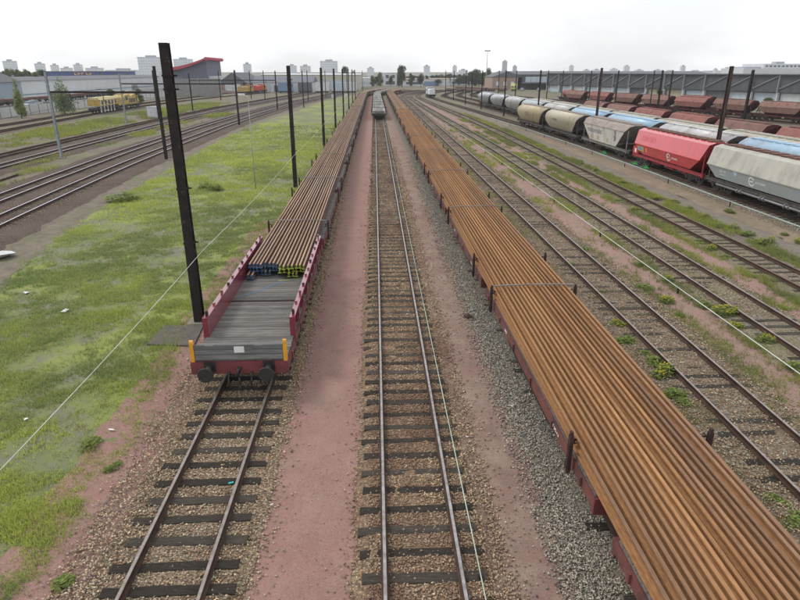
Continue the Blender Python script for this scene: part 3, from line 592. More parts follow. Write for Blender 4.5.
for s in (-1, 1):
    mb = MB(); y0, y1 = -4.7, 5.55; x = s * 1.33
    zt = DZ + .62
    mb.box(x - .02, x + .02, y0, y1, DZ - .3, zt); mb.box(min(x - s * .02, x + s * .15), max(x - s * .02, x + s * .15), y0, y1, zt + .001, zt + .03)
    mb.box(min(x + s * .021, x + s * .15), max(x + s * .021, x + s * .15), y0, y0 + .03, DZ - .25, zt); mb.box(min(x + s * .021, x + s * .15), max(x + s * .021, x + s * .15), y1 - .03, y1, DZ - .25, zt)
    for k in range(7):
        yy = y0 + 1.2 + k * 1.35; mb.prism([(x + s * .021, DZ - .2), (x + s * .14, DZ + .2), (x + s * .14, zt), (x + s * .021, zt)], 'y', yy - .02, yy + .02)
    i = firstp.part('side_board', mb, M_redb)
    for k in range(11):
        q = MB(); hgt = .16 if k in (0, 2, 10) else .075
        q.box(-.035, .035, -.05, .05, 0, hgt); q.cyl((-.05, 0, hgt * .6), (.05, 0, hgt * .6), .025, n=8)
        firstp.part('stanchion_lug', q, M_redb if k % 3 else M_stake, (x + s * .06 + random.uniform(-.03, .03), y0 + .25 + k * .97 + random.uniform(-.12, .12), zt + .03), sub=i)
mb = MB(); mb.box(-1.38, 1.38, -.05, .05, .006, .035); firstp.part('cross_batten', mb, M_stake, (0, -1.5, DZ))
mb = MB(); mb.bar((-1.05, -1.0, .008), (.35, .75, .008), .05, .004); firstp.part('paint_mark', mb, mat('paint_blue', (.09, .22, .38), (.12, .2, .28), 9), (0, 0, DZ))
mb = MB(); mb.bar((.1, .8, .008), (1.1, 1.15, .008), .09, .004); firstp.part('paint_mark', mb, mat('paint_lime', (.28, .32, .1), (.2, .22, .12), 9), (0, 0, DZ))
rail_train(XL, 15.78, 20, -5.05, 'flat_wagon', 'flat wagon with red side boards, plank deck and grey end board', 'red-brown flat wagon under the pinkish brown rails behind the red-sided wagon', 'flat wagons of the left rail train', proto=plain, first=firstp)
rail_train(XR, 9.31 - WL * 1 - .05, 21, 4.6, 'flat_wagon', None, 'red-brown flat wagon under the long orange-brown rails', 'flat wagons of the right rail train', proto=plain, nostake=('stake',))

M_orange = mat('rail_orange_rust', (.31, .165, .075), (.235, .12, .053), 1.2, .75, .25, 50, stretch=(1, .12, 1), objvar=.22, fine=.2, dirt=(.19, .12, .085), dirt_s=.5, dirt_t=.57)
M_pinkr = mat('rail_pinkish_rust', (.36, .235, .16), (.25, .155, .105), 1.2, .7, .25, 50, stretch=(1, .12, 1), objvar=.2, fine=.2, dirt=(.30, .235, .19), dirt_s=.5, dirt_t=.55)
M_orangef = mat('rail_rust_sheen', (.36, .22, .13), (.28, .165, .095), 1.2, .75, .25, 50, stretch=(1, .12, 1), objvar=.2)  # far half paler: sheen at grazing angle put into the rust colour
M_webo_shade = mat('rail_web_orange_shade', (.27, .14, .062), (.20, .10, .046), 1.2, .85, .25, 50, stretch=(1, .12, 1), objvar=.2)  # slightly darker than the head, gap shade put into the colour
M_webp_shade = mat('rail_web_pink_shade', (.12, .08, .065), (.08, .055, .047), 1.2, .85, .25, 50, stretch=(1, .12, 1), objvar=.2)  # shade of the gaps between heads painted into web and foot
M_bluee = mat('rail_end_blue', (.03, .12, .27), (.025, .07, .15), 6, .6)
M_green = mat('rail_end_green', (.38, .5, .03), (.22, .32, .03), 6, .6)
M_timber = mat('dunnage_timber', (.16, .13, .1), (.09, .075, .06), 3, .9, .5, 30)
def load_rail(X, off, z, y0, y1, m, label, group, endm=None, wob=.012, seed=0):
    r = random.Random(seed); mb = MB(); ys = [y0]
    if endm is not None: ys.append(y0 + .035)
    while ys[-1] < y1: ys.append(min(y1, ys[-1] + (4.5 if ys[-1] < 80 else 8)))
    ph = r.uniform(0, 6.28); base = (X(y0), y0)
    pts = [(X(y) + off + wob * math.sin(y * .23 + ph) - base[0], y - base[1]) for y in ys]
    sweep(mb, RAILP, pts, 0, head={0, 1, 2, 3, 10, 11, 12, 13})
    if endm is not None:
        n = len(RAILP)
        for i in range(n): mb.m[i] = 2
        mb.m[-2] = 2
    O('steel_rail', mb.mesh('steel_rail', [m, M_webo_shade if m is M_orange else M_webp_shade] + ([endm] if endm else [])), None, (base[0], base[1], z), 0, label, 'rail', group)
LZ = DZ + .075; rnd = random.Random(21)
for y in np.arange(25.2, 60, 3.3):      # timbers between deck and rails
    mb = MB(); mb.box(-1.2, 1.2, -.06, .06, .002, .073); O('dunnage_timber', mb.mesh('dunnage_timber', M_timber), None, (XL(y), float(y), DZ + .003), 0, 'timber bearer under the pinkish brown rails', 'timber', 'timber bearers of the left load')
for y in np.arange(-3, 40, 3.3):
    mb = MB(); mb.box(-1.32, 1.32, -.06, .06, .002, .073); O('dunnage_timber', mb.mesh('dunnage_timber', M_timber), None, (XR(y), float(y), DZ + .003), 0, 'timber bearer under the orange-brown rails', 'timber', 'timber bearers of the right load')
for lay in range(3):
    for k in range(15):
        blue = k < 8
        if lay == 0 and k in (6, 7, 8, 9, 13): continue
        off = -1.15 + k * .157 + (.035 if k >= 5 else 0) + (.035 if k >= 10 else 0) + rnd.uniform(-.006, .006)
        y0 = 24.1 + (rnd.uniform(-.12, .15)) - (.55 if (lay == 0 and k < 2) else 0) - (.35 if not blue else 0) * (1 if lay == 2 else .6)
        load_rail(XL, off, LZ + lay * .166, y0, 146, M_pinkr, 'pinkish brown rail with %s end on the red-sided wagon' % ('blue-painted' if blue else 'yellow-green-painted'), 'blue-ended rails' if blue else 'yellow-green-ended rails', M_bluee if blue else M_green, seed=lay * 50 + k)
        if lay == 2: load_rail(XL, off, LZ + lay * .166, 146.4 + rnd.uniform(0, .4), 292, M_pinkr, 'pinkish brown rail on the far half of the left train', 'rails on the far half of the left train', seed=lay * 50 + k + 500)
for lay in range(3):
    for k in range(18):
        off = -1.33 + k * .155 + (.075 if k >= 9 else 0) + (.05 if k >= 15 else 0) - .03 + rnd.uniform(-.004, .004)
        z = LZ + lay * .166
        if lay == 2 and k in (0, 17): continue
        load_rail(XR, off, z, -6 + rnd.uniform(-.3, .3), 131, M_orange, 'long orange-brown rail on the right-hand train', 'rails on the near half of the right train', seed=900 + lay * 50 + k, wob=.008)
        if lay == 2: load_rail(XR, off, z, 131.4 + rnd.uniform(0, .4), 290, M_orangef, 'orange-brown rail on the far half of the right-hand train', 'rails on the far half of the right train', seed=1900 + k)
# middle track: far flat wagons with grey bundles
M_conc = mat('weathered_grey', (.34, .34, .32), (.2, .2, .19), 1.2, .85, .3, 30, stretch=(1, .2, 1), objvar=.25, dirt=(.12, .12, .11), dirt_t=.55)
for i in range(11):
    yc = 127.2 + WL * i + WL / 2; sl = math.atan(-(XC(yc + 5) - XC(yc - 5)) / 10)
    darkw.place('flat_wagon', (XC(yc), yc, 0), sl, 'dark flat wagon under grey beams on the middle track', 'wagon', 'flat wagons on the middle track', skip=('brake_hose', 'stake_pocket'))
    for k in range(6):
        x = -1.1 + k * .44; L_ = 6.1 + random.uniform(-.2, .2); mb = MB()
        for q in (-.1, .1): mb.box(q - .085, q + .085, -L_, L_, 0, .42 + random.uniform(-.05, .05))
        mb.box(-.19, .19, -L_ + .3, -L_ + .5, .43, .47); mb.box(-.19, .19, L_ - .5, L_ - .3, .43, .47)
        O('beam_bundle', mb.mesh('beam_bundle', M_conc), None, (XC(yc) + x * math.cos(sl), yc + x * math.sin(sl), DZ + .005), sl, 'bundle of grey beams on the middle-track wagons', 'beams', 'grey beam bundles')

# ------------------------------------------------------------------ lettering
M_letter = mat('letter_white', (.75, .75, .73), (.65, .65, .63), 6, .6, fine=.08)
M_letterg = mat('letter_grey', (.20, .20, .21), (.15, .15, .16), 6, .7, fine=.08)
_tm = {}
def text_mesh(txt, size, m, depth=.004):
    k = (txt, size, m.name)
    if k in _tm: return _tm[k]
    cu = bpy.data.curves.new('lettering', 'FONT'); cu.body = txt; cu.size = size; cu.extrude = depth; cu.resolution_u = 3
    ob = bpy.data.objects.new('lettering_tmp', cu); COL.objects.link(ob); dg = bpy.context.evaluated_depsgraph_get()
    me = bpy.data.meshes.new_from_object(ob.evaluated_get(dg)); bpy.data.objects.remove(ob); me.materials.clear(); me.materials.append(m); me.name = 'lettering'
    _tm[k] = me; return me
def side_text(parent, me, p0, p1, y, t, name='lettering', off=.012):
    """on the panel that spans profile points p0 (lower) to p1 (upper), (x,z), seen from -X; t = place up the panel"""
    a = Vector((p0[0], 0, p0[1])); b = Vector((p1[0], 0, p1[1])); up = (b - a).normalized(); right = Vector((0, -1, 0)); nrm = right.cross(up).normalized()
    o = O(name, me, parent); M = Matrix((right, up, nrm)).transposed().to_4x4(); M.translation = a + (b - a) * t + Vector((0, y, 0)) + nrm * off
    o.matrix_local = M; return o
def logo_mesh(r=.36):
    mb = MB(); n = 28; a0, a1 = R(25), R(335); w = .10
    for i in range(n):
        t0 = a0 + (a1 - a0) * i / n; t1 = a0 + (a1 - a0) * (i + 1) / n
        q = [(math.cos(t) * rr, math.sin(t) * rr, z) for z in (-.004, .004) for t, rr in ((t0, r - w), (t0, r), (t1, r), (t1, r - w))]
        mb.add(q, [(4, 5, 6, 7), (3, 2, 1, 0), (0, 1, 5, 4), (2, 3, 7, 6)])
    mb.box(-r * .55, r * .55, -.04, .04, -.004, .004)
    return mb.mesh('logo', M_letter)

# ------------------------------------------------------------------ hopper wagons
def bogie_part(p, y, mf=M_black):
    mb = MB()
    for s in (-1, 1):
        x = s * 1.0; mb.prism([(-1.35, .5), (-1.2, .72), (-.5, .78), (-.3, .95), (.3, .95), (.5, .78), (1.2, .72), (1.35, .5), (1.1, .42), (.5, .5), (.35, .34), (-.35, .34), (-.5, .5), (-1.1, .42)], 'x', x - .06, x + .06)
        for q in (-.9, .9): mb.cyl((x + s * .06, q, .46), (x + s * .16, q, .46), .13, n=10)
        for q in (-.16, 0, .16): mb.cyl((x + s * .03, q, .42), (x + s * .03, q, .72), .06, n=8)
    mb.box(-1, 1, -.16, .16, .55, .8)
    i = p.part('bogie', mb, mf, (0, y, .18))
    for q in (-.9, .9): p.part('wheelset', wheelset_mb(), M_wheel, (0, q, 0), sub=i)
def hopper(profile, ytop, ybelt, ybot, m_up, m_low, m_frame, m_roof, half=7.0, ribs=0, round_=False, chutes=3, pipe=False, ladders=True, detail=True, smooth=False):
    """profile: (x,z) from ridge to bottom on one side; the body is cut shorter towards the bottom"""
    p = Proto(); n = len(profile); ztop = profile[0][1]; zb = profile[-1][1]
    def ylen(z):
        zs = [zb, profile[-2][1] if not round_ else (zb * .55 + ztop * .45), ztop]; return float(np.interp(z, zs, [ybot, ybelt, ytop]))
    ring = [(x, z) for x, z in profile] + [(-x, z) for x, z in reversed(profile) if x > 0]
    mb = MB(); v = []; k = len(ring)
    for s in (-1, 1):
        for x, z in ring: v.append((x, s * ylen(z), z))
    fs = []; 
    mb.v = v
    for i in range(k):
        j = (i + 1) % k
        mb.f.append([i, j, k + j, k + i]); zz = (ring[i][1] + ring[j][1]) / 2; mb.m.append(1 if zz < profile[-2][1] and not round_ else 0); mb.sm.append(smooth)
    mb.f.append(list(range(k))); mb.f.append(list(range(k, 2 * k))); mb.m += [2, 2]; mb.sm += [False, False]
    body = p.part('hopper_body', mb, [m_up, m_low, m_frame])
    # roof hatch strip
    mb = MB(); w = max(.28, profile[0][0] - .05 if profile[0][0] > .3 else .3)
    mb.box(-w, w, -ytop + .4, ytop - .4, ztop + .003, ztop + .06)
    for q in np.arange(-ytop + .8, ytop - .8, 1.1): mb.box(-w - .05, w + .05, q, q + .75, ztop + .061, ztop + .12)
    p.part('roof_hatch', mb, m_roof)
    if detail:
        # end slopes, posts and ladder, chutes below
        for s in (-1, 1):
            mb = MB()
            for x in (-1.15, 1.15): mb.bar((x, s * (half - .25), 1.0), (x * .95, s * (ytop - .25), ztop - .55), .09, .09)
            mb.bar((-1.15, s * (half - .25), 1.9), (1.15, s * (half - .25), 1.9), .06, .06)
            p.part('end_frame', mb, m_frame)
            if ladders:
                mb = MB(); y = s * (half + .0)
                for x in (.35, .8): mb.bar((x, y, 1.1), (x, s * (ytop + .08), ztop - .25), .04, .04)
                for q in np.linspace(.05, .95, 9): mb.bar((.35, y + (s * (ytop + .08) - y) * q, 1.1 + (ztop - 1.35) * q), (.8, y + (s * (ytop + .08) - y) * q, 1.1 + (ztop - 1.35) * q), .03, .03)
                p.part('ladder', mb, m_frame)
            mb = MB(); mb.hull([(x, s * y, z) for x in (-1.1, 1.1) for y, z in ((ybot + .02, 1.55), (half - 1.2, zb + .55 if not round_ else zb + .9), (ybot - .9, 1.2), (half - 1.3, zb + .5 if not round_ else zb + .85))])
            p.part('end_slope', mb, m_frame)
            for t in (-1, 1): p.part('buffer', buffer_mb(s), M_black, (t * .88, s * half, 1.06))
            mb = MB(); mb.tube([(0, s * half, 1.05), (0, s * (half + .32), 1.05), (0, s * (half + .36), .95), (0, s * (half + .3), .6)], .04); p.part('coupling', mb, M_black)
        for q in range(chutes):
            c = (q - (chutes - 1) / 2) * (2 * ybot - .6) / chutes; hw = (2 * ybot - .6) / chutes / 2 - .08
            mb = MB(); mb.hull([(x, c + y, zb + .02) for x in (-1.05, 1.05) for y in (-hw, hw)] + [(x, c + y, .72) for x in (-.5, .5) for y in (-hw * .45, hw * .45)]); mb.box(-.6, .6, c - hw * .5, c + hw * .5, .6, .73)
            p.part('chute', mb, m_frame)
    for s in (-1, 1):
        mb = MB(); x = s * 1.22; mb.box(x - .03, x + .03, -half, half, .98, 1.24); mb.box(min(x, x + s * .1), max(x, x + s * .1), -half, half, 1.241, 1.26); p.part('side_sill', mb, m_frame)
        mb = MB(); mb.box(-1.3, 1.3, s * half - .07, s * half + .06, .9, 1.235); p.part('end_sill', mb, m_frame)
        if ribs:
            mb = MB()
            for q in np.linspace(-ybot + .3, ybot - .3, ribs):
                a, b = profile[-2], profile[-1]; mb.bar((s * (a[0] + .01), q, a[1] - .02), (s * (b[0] + .01), q, b[1] + .02), .06, .05, up=(0, 1, 0))
            p.part('side_ribs', mb, m_low)
        # rim along the belt
        if not round_:
            a = profile[-2]; mb = MB(); mb.box(min(s * (a[0] - .02), s * (a[0] + .035)), max(s * (a[0] - .02), s * (a[0] + .035)), -ybelt + .02, ybelt - .02, a[1] - .04, a[1] + .04); p.part('belt_rail', mb, m_up)
    if pipe:
        mb = MB(); mb.cyl((-1.28, -half + 1.8, .86), (-1.28, half - 1.8, .86), .08, n=12)
        for q in (-3.6, -3.2, -.9, -.5, 2.0, 2.4): mb.cyl((-1.28, q, .86), (-1.28, q + .12, .86), .16, n=14)
        p.part('discharge_pipe', mb, mat('pipe_steel', (.24, .24, .25), (.17, .17, .18), 4, .45, metal=.3, dirt=(.12, .1, .09), dirt_t=.6))
    for y in (-half + 1.95, half - 1.95): bogie_part(p, y)
    return p
AP = [(.5, 3.78), (1.0, 3.6), (1.48, 2.28), (1.24, 1.36)]
M_hred = mat('hopper_red', (.52, .03, .045), (.45, .025, .035), 1.0, .35, coat=.6, dirt=(.22, .05, .05), dirt_s=1.4, dirt_t=.57, fine=.06, dirt_amt=.55, stretch=(1, 1, .35))
M_hredl = M_hred
M_hgrey = mat('hopper_beige_grey', (.40, .385, .33), (.34, .33, .285), .8, .55, dirt=(.22, .2, .17), dirt_s=1.1, dirt_t=.55, fine=.08, dirt_amt=.6, stretch=(1, 1, .3))
M_hblue = mat('hopper_slate', (.30, .335, .335), (.25, .285, .285), .8, .55, dirt=(.2, .19, .17), dirt_s=.8, dirt_t=.6, fine=.08, dirt_amt=.6)
M_hwhite = mat('hopper_white', (.52, .51, .47), (.42, .40, .36), .8, .65, dirt=(.25, .20, .15), dirt_s=.9, dirt_t=.56, stretch=(1, 1, .35), fine=.1)
M_hcream = mat('hopper_cream', (.58, .54, .42), (.48, .44, .33), .8, .65, dirt=(.22, .17, .12), dirt_s=.8, dirt_t=.56, stretch=(1, 1, .35), fine=.1)
M_htan = mat('hopper_tan', (.56, .48, .32), (.46, .38, .24), .8, .65, dirt=(.2, .15, .1), dirt_s=.8, dirt_t=.56, stretch=(1, 1, .35), fine=.1)
M_hsil = mat('hopper_silver', (.50, .54, .57), (.40, .43, .46), .8, .45, metal=.25, dirt=(.24, .21, .18), dirt_s=.7, dirt_t=.58, stretch=(1, 1, .3), fine=.08)
M_hsil2 = mat('hopper_pale', (.56, .56, .56), (.46, .46, .46), .8, .5, metal=.15, dirt=(.26, .22, .19), dirt_s=.7, dirt_t=.57, stretch=(1, 1, .3), fine=.08)
M_hblu = mat('hopper_light_blue', (.36, .52, .66), (.30, .45, .58), .8, .45, metal=.15, dirt=(.3, .3, .3), dirt_s=.7, dirt_t=.6, stretch=(1, 1, .3), fine=.08)
M_frameg = mat('frame_grimy', (.12, .11, .10), (.07, .062, .058), 2, .8, .3, 30, dirt=(.05, .045, .04), dirt_t=.55)
M_framegr = mat('frame_grey', (.25, .24, .22), (.16, .155, .145), 2, .8, .3, 30, dirt=(.08, .07, .06), dirt_t=.55)
M_roofbr = mat('roof_rustbrown', (.15, .07, .055), (.09, .05, .042), 2, .8, dirt=(.22, .15, .12), dirt_t=.56)
M_roofg = mat('roof_greybrown', (.34, .30, .27), (.24, .21, .19), 2, .8, dirt=(.15, .12, .1), dirt_t=.56)
h_red = hopper(AP, 7.15, 6.7, 5.0, M_hred, M_hredl, mat('frame_red', (.36, .03, .045), (.26, .025, .035), 2, .5, dirt=(.12, .04, .04), dirt_t=.58), M_roofbr, half=7.2, ribs=0, chutes=3)
h_grey = hopper(AP, 7.3, 7.1, 5.9, M_hgrey, M_hblue, M_frameg, M_roofbr, half=7.3, pipe=True, chutes=4)
AW = [(.55, 3.8), (1.05, 3.62), (1.46, 3.1), (1.30, 1.3)]
h_white = hopper(AW, 7.15, 6.6, 4.3, M_roofg, M_hwhite, M_framegr, M_roofg, half=7.2, chutes=3)
RP = [(.42 * 1, 3.78)] + [(1.48 * math.sin(R(a)) ** .8, 2.6 + 1.12 * math.cos(R(a))) for a in (40, 58, 75, 90)] + [(1.44, 2.1), (1.30, 1.65), (1.12, 1.3)]
def rounded(m, mroof=M_roofg): return hopper(RP, 7.15, 6.75, 5.0, m, m, M_frameg, mroof, half=7.2, round_=True, chutes=3, smooth=True)
h_cream, h_tan, h_sil, h_sil2, h_blu = rounded(M_hcream), rounded(M_htan), rounded(M_hsil, M_hsil), rounded(M_hsil2, M_hsil2), rounded(M_hblu, M_hblu)
LOGO = logo_mesh(.36); TW = text_mesh('ermewa', .36, M_letter); TWs = text_mesh('ERMEWA', .55, M_hgrey)
def place_on(X, y, pr, name, label, group=None, skip=()):
    sl = math.atan(-(X(y + 3) - X(y - 3)) / 6); return pr.place(name, (X(y), y, 0), sl, label, 'wagon', group, skip=skip)
lo, up = (-1.24, 1.36), (-1.48, 2.28)
w = place_on(X4, 57.0, h_red, 'hopper_wagon', 'bright red hopper wagon with a white round logo')
side_text(w, LOGO, lo, up, -1.0, .52, 'logo'); side_text(w, TW, lo, up, -1.55, .42)
side_text(w, text_mesh('ERMEWA', .8, mat('letter_pink', (.62, .16, .18), (.55, .12, .14), 3, .5, fine=.05)), (-1.48, 2.28), (-1.0, 3.6), 5.6, .32)
mb = MB(); mb.box(0, 1.5, 0, .5, -.003, .003); s_ = side_text(w, mb.mesh('data_panel', mat('panel_yellow', (.55, .42, .08), (.4, .32, .1), 5)), lo, up, 6.0, .3, 'data_panel')
mb = MB(); mb.box(.15, 1.2, .1, .46, .004, .007); O('picture_patch', mb.mesh('picture_patch', mat('panel_blue', (.12, .25, .5), (.25, .32, .36), 5)), s_)
mb = MB(); mb.box(0, .25, 0, .4, -.003, .003); side_text(w, mb.mesh('data_panel', M_yel), lo, up, 4.0, .35, 'data_panel')
mb = MB(); mb.box(-1.35, -1.2, 5.9, 7.15, 1.27, 2.0); O('control_cabinet', mb.mesh('control_cabinet', M_hred), w)
mb = MB(); mb.box(-.003, .003, 0, .35, 0, .4); O('white_plate', mb.mesh('white_plate', M_letter), w, (-1.36, 6.3, 1.4))
w = place_on(X4, 41.9, h_grey, 'hopper_wagon', 'beige-grey hopper wagon with slate lower side and white round logo')
side_text(w, LOGO, lo, up, .9, .5, 'logo'); side_text(w, TW, lo, up, .4, .42); side_text(w, text_mesh('33 87 933', .22, M_letter), lo, up, 5.2, .55); side_text(w, text_mesh('ermewa', .22, M_letter), lo, up, 5.2, .3)
mb = MB(); mb.box(0, .5, 0, .35, -.003, .003); side_text(w, mb.mesh('data_panel', mat('pale_blue', (.4, .5, .58))), lo, up, 3.2, .6, 'data_panel')
w = place_on(X4, 73.5, h_white, 'hopper_wagon', 'dirty white hopper wagon with grey lettering behind the red one')
l2, u2 = (-1.30, 1.3), (-1.46, 3.1)
side_text(w, text_mesh('transcéréales', .92, M_letterg), l2, u2, 5.0, .52)
mb = MB(); mb.prism([(0, 0), (.25, .25), (.1, .55), (.3, .8), (.15, 1.15), (.5, 1.3), (.75, 1.0), (.6, .7), (.8, .45), (.55, .1)], 'z', -.003, .003); side_text(w, mb.mesh('emblem', M_letterg), l2, u2, -3.6, .28, 'emblem')
for q in (3.9, 1.6, -1.4): mb = MB(); mb.box(0, .7, 0, .45, -.003, .003); side_text(w, mb.mesh('data_panel', mat('panel_stain', (.42, .36, .26), (.36, .3, .2), 6)), l2, u2, q, .12, 'data_panel')
w = place_on(X4, 90.0, h_cream, 'hopper_wagon', 'grimy cream hopper wagon between the white and the tan wagon')
side_text(w, text_mesh('céréales', .7, M_letterg), (-1.44, 2.1), (-1.48, 2.6), 3.2, .7)
w = place_on(X4, 105.9, h_tan, 'hopper_wagon', 'grimy tan hopper wagon, last of its row')
side_text(w, text_mesh('CTC', .8, M_letterg), (-1.44, 2.1), (-1.48, 2.6), 2.0, .3)
for o in [q for q in COL.objects if q.name.startswith('flat_wagon') and abs(q.location.x - 5.8) < .1 and -5 < q.location.y < 45]:
    side_text(o, text_mesh('31 87 393 4 6', .13, M_letter), (-1.452, .94), (-1.452, 1.22), -3.2, .3); side_text(o, text_mesh('SNCF', .14, M_letter), (-1.452, .94), (-1.452, 1.22), 2.5, .3)
# green wheel skids on the rail by the red wagon
for y in (64.0, 61.2, 73.0):
    mb = MB(); mb.prism([(-.5, 0), (.5, 0), (.42, .1), (.1, .15), (.0, .3), (-.14, .3), (-.2, .14)], 'x', -.08, .08); mb.bar((-.25, -.5, .05), (-.25, .5, .05), .05, .05); mb.bar((-.1, 0, .3), (-.55, .3, .1), .05, .05)
    O('wheel_skid', mb.mesh('wheel_skid', mat('skid_green', (.06, .38, .10), (.04, .26, .07), 4, .5)), None, (X4(y) - .95, y, .05), 0, 'bright green wheel skid beside the hopper wagons', 'skid', 'green wheel skids')
# second row
names = {46.7: (h_blu, 'light blue hopper wagon behind the beige-grey one'), 62.4: (h_sil2, 'silver hopper wagon behind the bright red one'), 78.1: (h_blu, 'light blue hopper wagon behind the dirty white one'), 93.9: (h_blu, 'light blue hopper wagon behind the cream one'), 109.6: (h_sil2, 'pale silver hopper wagon behind the tan one')}
for i in range(9):
    y = 46.7 + 15.73 * i; k = min(names, key=lambda q: abs(q - y))
    pr, lb = names[k] if abs(k - y) < 3 else ((h_sil, h_sil2, h_sil, h_sil)[i - 5], ('silver hopper wagon just beyond the tan one', 'pale grey hopper wagon third from the open end of its row', 'bluish silver hopper wagon second from the open end of its row', 'bluish silver hopper wagon at the open end of its row')[i - 5])
    w = place_on(XB, y, pr, 'hopper_wagon', lb)
    if i == 0: side_text(w, text_mesh('TRANSCEREALES', .5, M_letterg), (-1.36, 2.95), (-1.1, 3.32), .5, .1)
M_cov = mat('covered_cream', (.42, .40, .34), (.34, .32, .27), 1, .7, dirt=(.25, .22, .18), dirt_t=.56, fine=.1)
h_cov = hopper([(.5, 3.5), (.95, 3.36), (1.42, 2.8), (1.38, 1.4)], 7.3, 7.2, 7.0, M_cov, M_cov, M_frameg, M_cov, half=7.35, chutes=0, ladders=False)
for i in range(7): place_on(XCc, 42 + 15.8 * i, h_cov, 'covered_wagon', 'cream roofed wagon between the blue row and the brown row', 'cream roofed wagons')
def brown(k, c):
    m = mat('hopper_brown%d' % k, c, tuple(v * .75 for v in c), 1, .7, dirt=(.09, .05, .045), dirt_s=.9, dirt_t=.57, fine=.15)
    return hopper([(.3, 3.75), (.8, 3.62), (1.45, 2.75), (1.3, 1.7)], 5.0, 4.9, 3.6, m, m, mat('frame_darkred', (.10, .03, .03), (.06, .025, .025), 2, .8), m, half=5.9, chutes=2, ladders=True)
h_br = [brown(0, (.235, .135, .112)), brown(1, (.27, .115, .10)), brown(2, (.205, .115, .098))]
for i in range(7): place_on(XD, 121.8 - 12.3 * i, h_br[(0, 0, 1, 1, 2, 1, 0)[i]], 'hopper_wagon', ('reddish' if (0, 0, 1, 1, 2, 1, 0)[i] == 1 else 'dull') + ' brown hopper wagon behind the cream row', 'brown hopper wagons behind the cream row')
y = 190.
for i in range(11):
    place_on(XE, y, h_br[i % 3], 'hopper_wagon', ('reddish' if i % 3 == 1 else 'dull') + ' brown hopper wagon in the row before the concrete shed', 'brown hopper wagons before the shed'); y -= 12.3 * .966
for y in (104., 150.): place_on(XF, y, h_br[1], 'hopper_wagon', 'brown hopper wagon standing right against the concrete shed', 'brown wagons against the shed')

# ------------------------------------------------------------------ poles, masts, gantries, wires
M_pole = mat('pole_black', (.035, .027, .026), (.018, .015, .016), 2.5, .75, .4, 30, dirt=(.15, .11, .09), dirt_s=3.2, dirt_t=.63, dirt_amt=.85, fine=.3)
M_poleg = mat('pole_grey', (.28, .32, .34), (.22, .25, .27), 3, .6, dirt=(.12, .1, .09), dirt_t=.6)
M_wood = mat('pole_wood', (.075, .05, .045), (.04, .03, .028), 4, .9, .5, 30, stretch=(3, 3, .4), dirt=(.12, .10, .09), dirt_t=.56)
def hpole(h, w=.32, m=M_pole, taper=.85):
    p = Proto(); mb = MB()
    a, b = w / 2, w / 2 * taper; t = .022
    for s in (-1, 1):
        mb.hull([(s * a * 0 + x * a, s * a, 0) for x in (-1, 1)] + [(x * a, s * (a - t), 0) for x in (-1, 1)] + [(x * b, s * b, h) for x in (-1, 1)] + [(x * b, s * (b - t), h) for x in (-1, 1)])
    mb.hull([(s * .02, y * (a - t - .001), 0) for s in (-1, 1) for y in (-1, 1)] + [(s * .02, y * (b - t - .001), h) for s in (-1, 1) for y in (-1, 1)])
    p.part('pole', mb, m)
    for z in (h - 1.05, h - 1.5, h * .52, h * .32):
        q = MB(); k = a + (b - a) * z / h + .015
        for s in (-1, 1): q.box(s * k - .012, s * k + .012, -k, k, z - .03, z + .03); q.box(-k, k, s * k - .012, s * k + .012, z - .03, z + .03)
        q.cyl((k, 0, z), (k + .14, 0, z), .03, n=8)
        p.part('clamp_band', q, m)
    mb = MB(); mb.box(-.4, .4, -.4, .4, -.2, .06); p.part('footing', mb, mat('footing', (.25, .23, .21), (.18, .17, .15), 3, .9))
    return p
pl = hpole(9.85); pl1 = hpole(10.35, .36)
py_ = [22.6, 52.2, 83.6, 109.6, 139, 168, 197, 226]
for i, y in enumerate(py_):
    (pl1 if i == 0 else pl).place('steel_pole', (-6.95 if i else -7.18, y, -.1), random.uniform(-.05, .05), 'tall black steel pole beside the wagon with the grey end board' if i == 0 else 'black steel pole in the line between grass and left train', 'pole', None if i == 0 else 'black poles beside the left train')
mb = MB(); mb.cyl((0, 0, 0), (0, 0, .1), .02, n=6)
mb = MB(); pts = []
ys = [3] + py_
for a, b in zip(ys[:-1], ys[1:]):
    for k in range(6):
        t = k / 6; pts.append((-6.7, a + (b - a) * t, 2.9 - .15 * 4 * t * (1 - t)))
pts.append((-6.7, py_[-1], 2.9)); mb.tube(pts, .009, 5)
O('wire', mb.mesh('wire', mat('wire_white', (.6, .6, .58), (.5, .5, .48), 4, .6, fine=.05)), label='thin pale wire strung along the black poles', cat='wire')
def groundwire(X, y0, y1, z, m, label, r=.013, post=None):
    root = E('signal_wire', (X(y0), y0, 0), 0, label, 'wire'); mb = MB(); ys = np.arange(y0, y1, 5.)
    mb.tube([(X(y) - X(y0), y - y0, z + .015 * math.sin(y)) for y in ys], r, 5); O('wire', mb.mesh('wire', m), root)
    pm = MB(); pm.box(-.03, .03, -.03, .03, -.13, z - .015); pm.box(-.06, .06, -.02, .02, z - .035, z - .015); pm = pm.mesh('wire_post', M_stake)
    for y in ys[1::2]: O('wire_post', pm, root, (X(y) - X(y0), y - y0, 0))
MW = MATS['wire_white']
groundwire(lambda y: XC(y) + 1.12, 4, 200, .12, mat('wire_green', (.5, .6, .5), (.42, .52, .43), 4, .6, fine=.05), 'pale green wire beside the right rail of the middle track')
groundwire(lambda y: X2(y) - 1.95, 10, 150, .2, MW, 'white wire along the pink path between two sidings', .02)
groundwire(lambda y: X4(y) - 2.5, 28, 130, .35, mat('wire_teal', (.42, .55, .5), (.36, .48, .44), 4, .6, fine=.05), 'pale teal wire in front of the hopper wagons', .028)
pr = hpole(9.85, .3, M_wood); pd = hpole(9.6, .26)
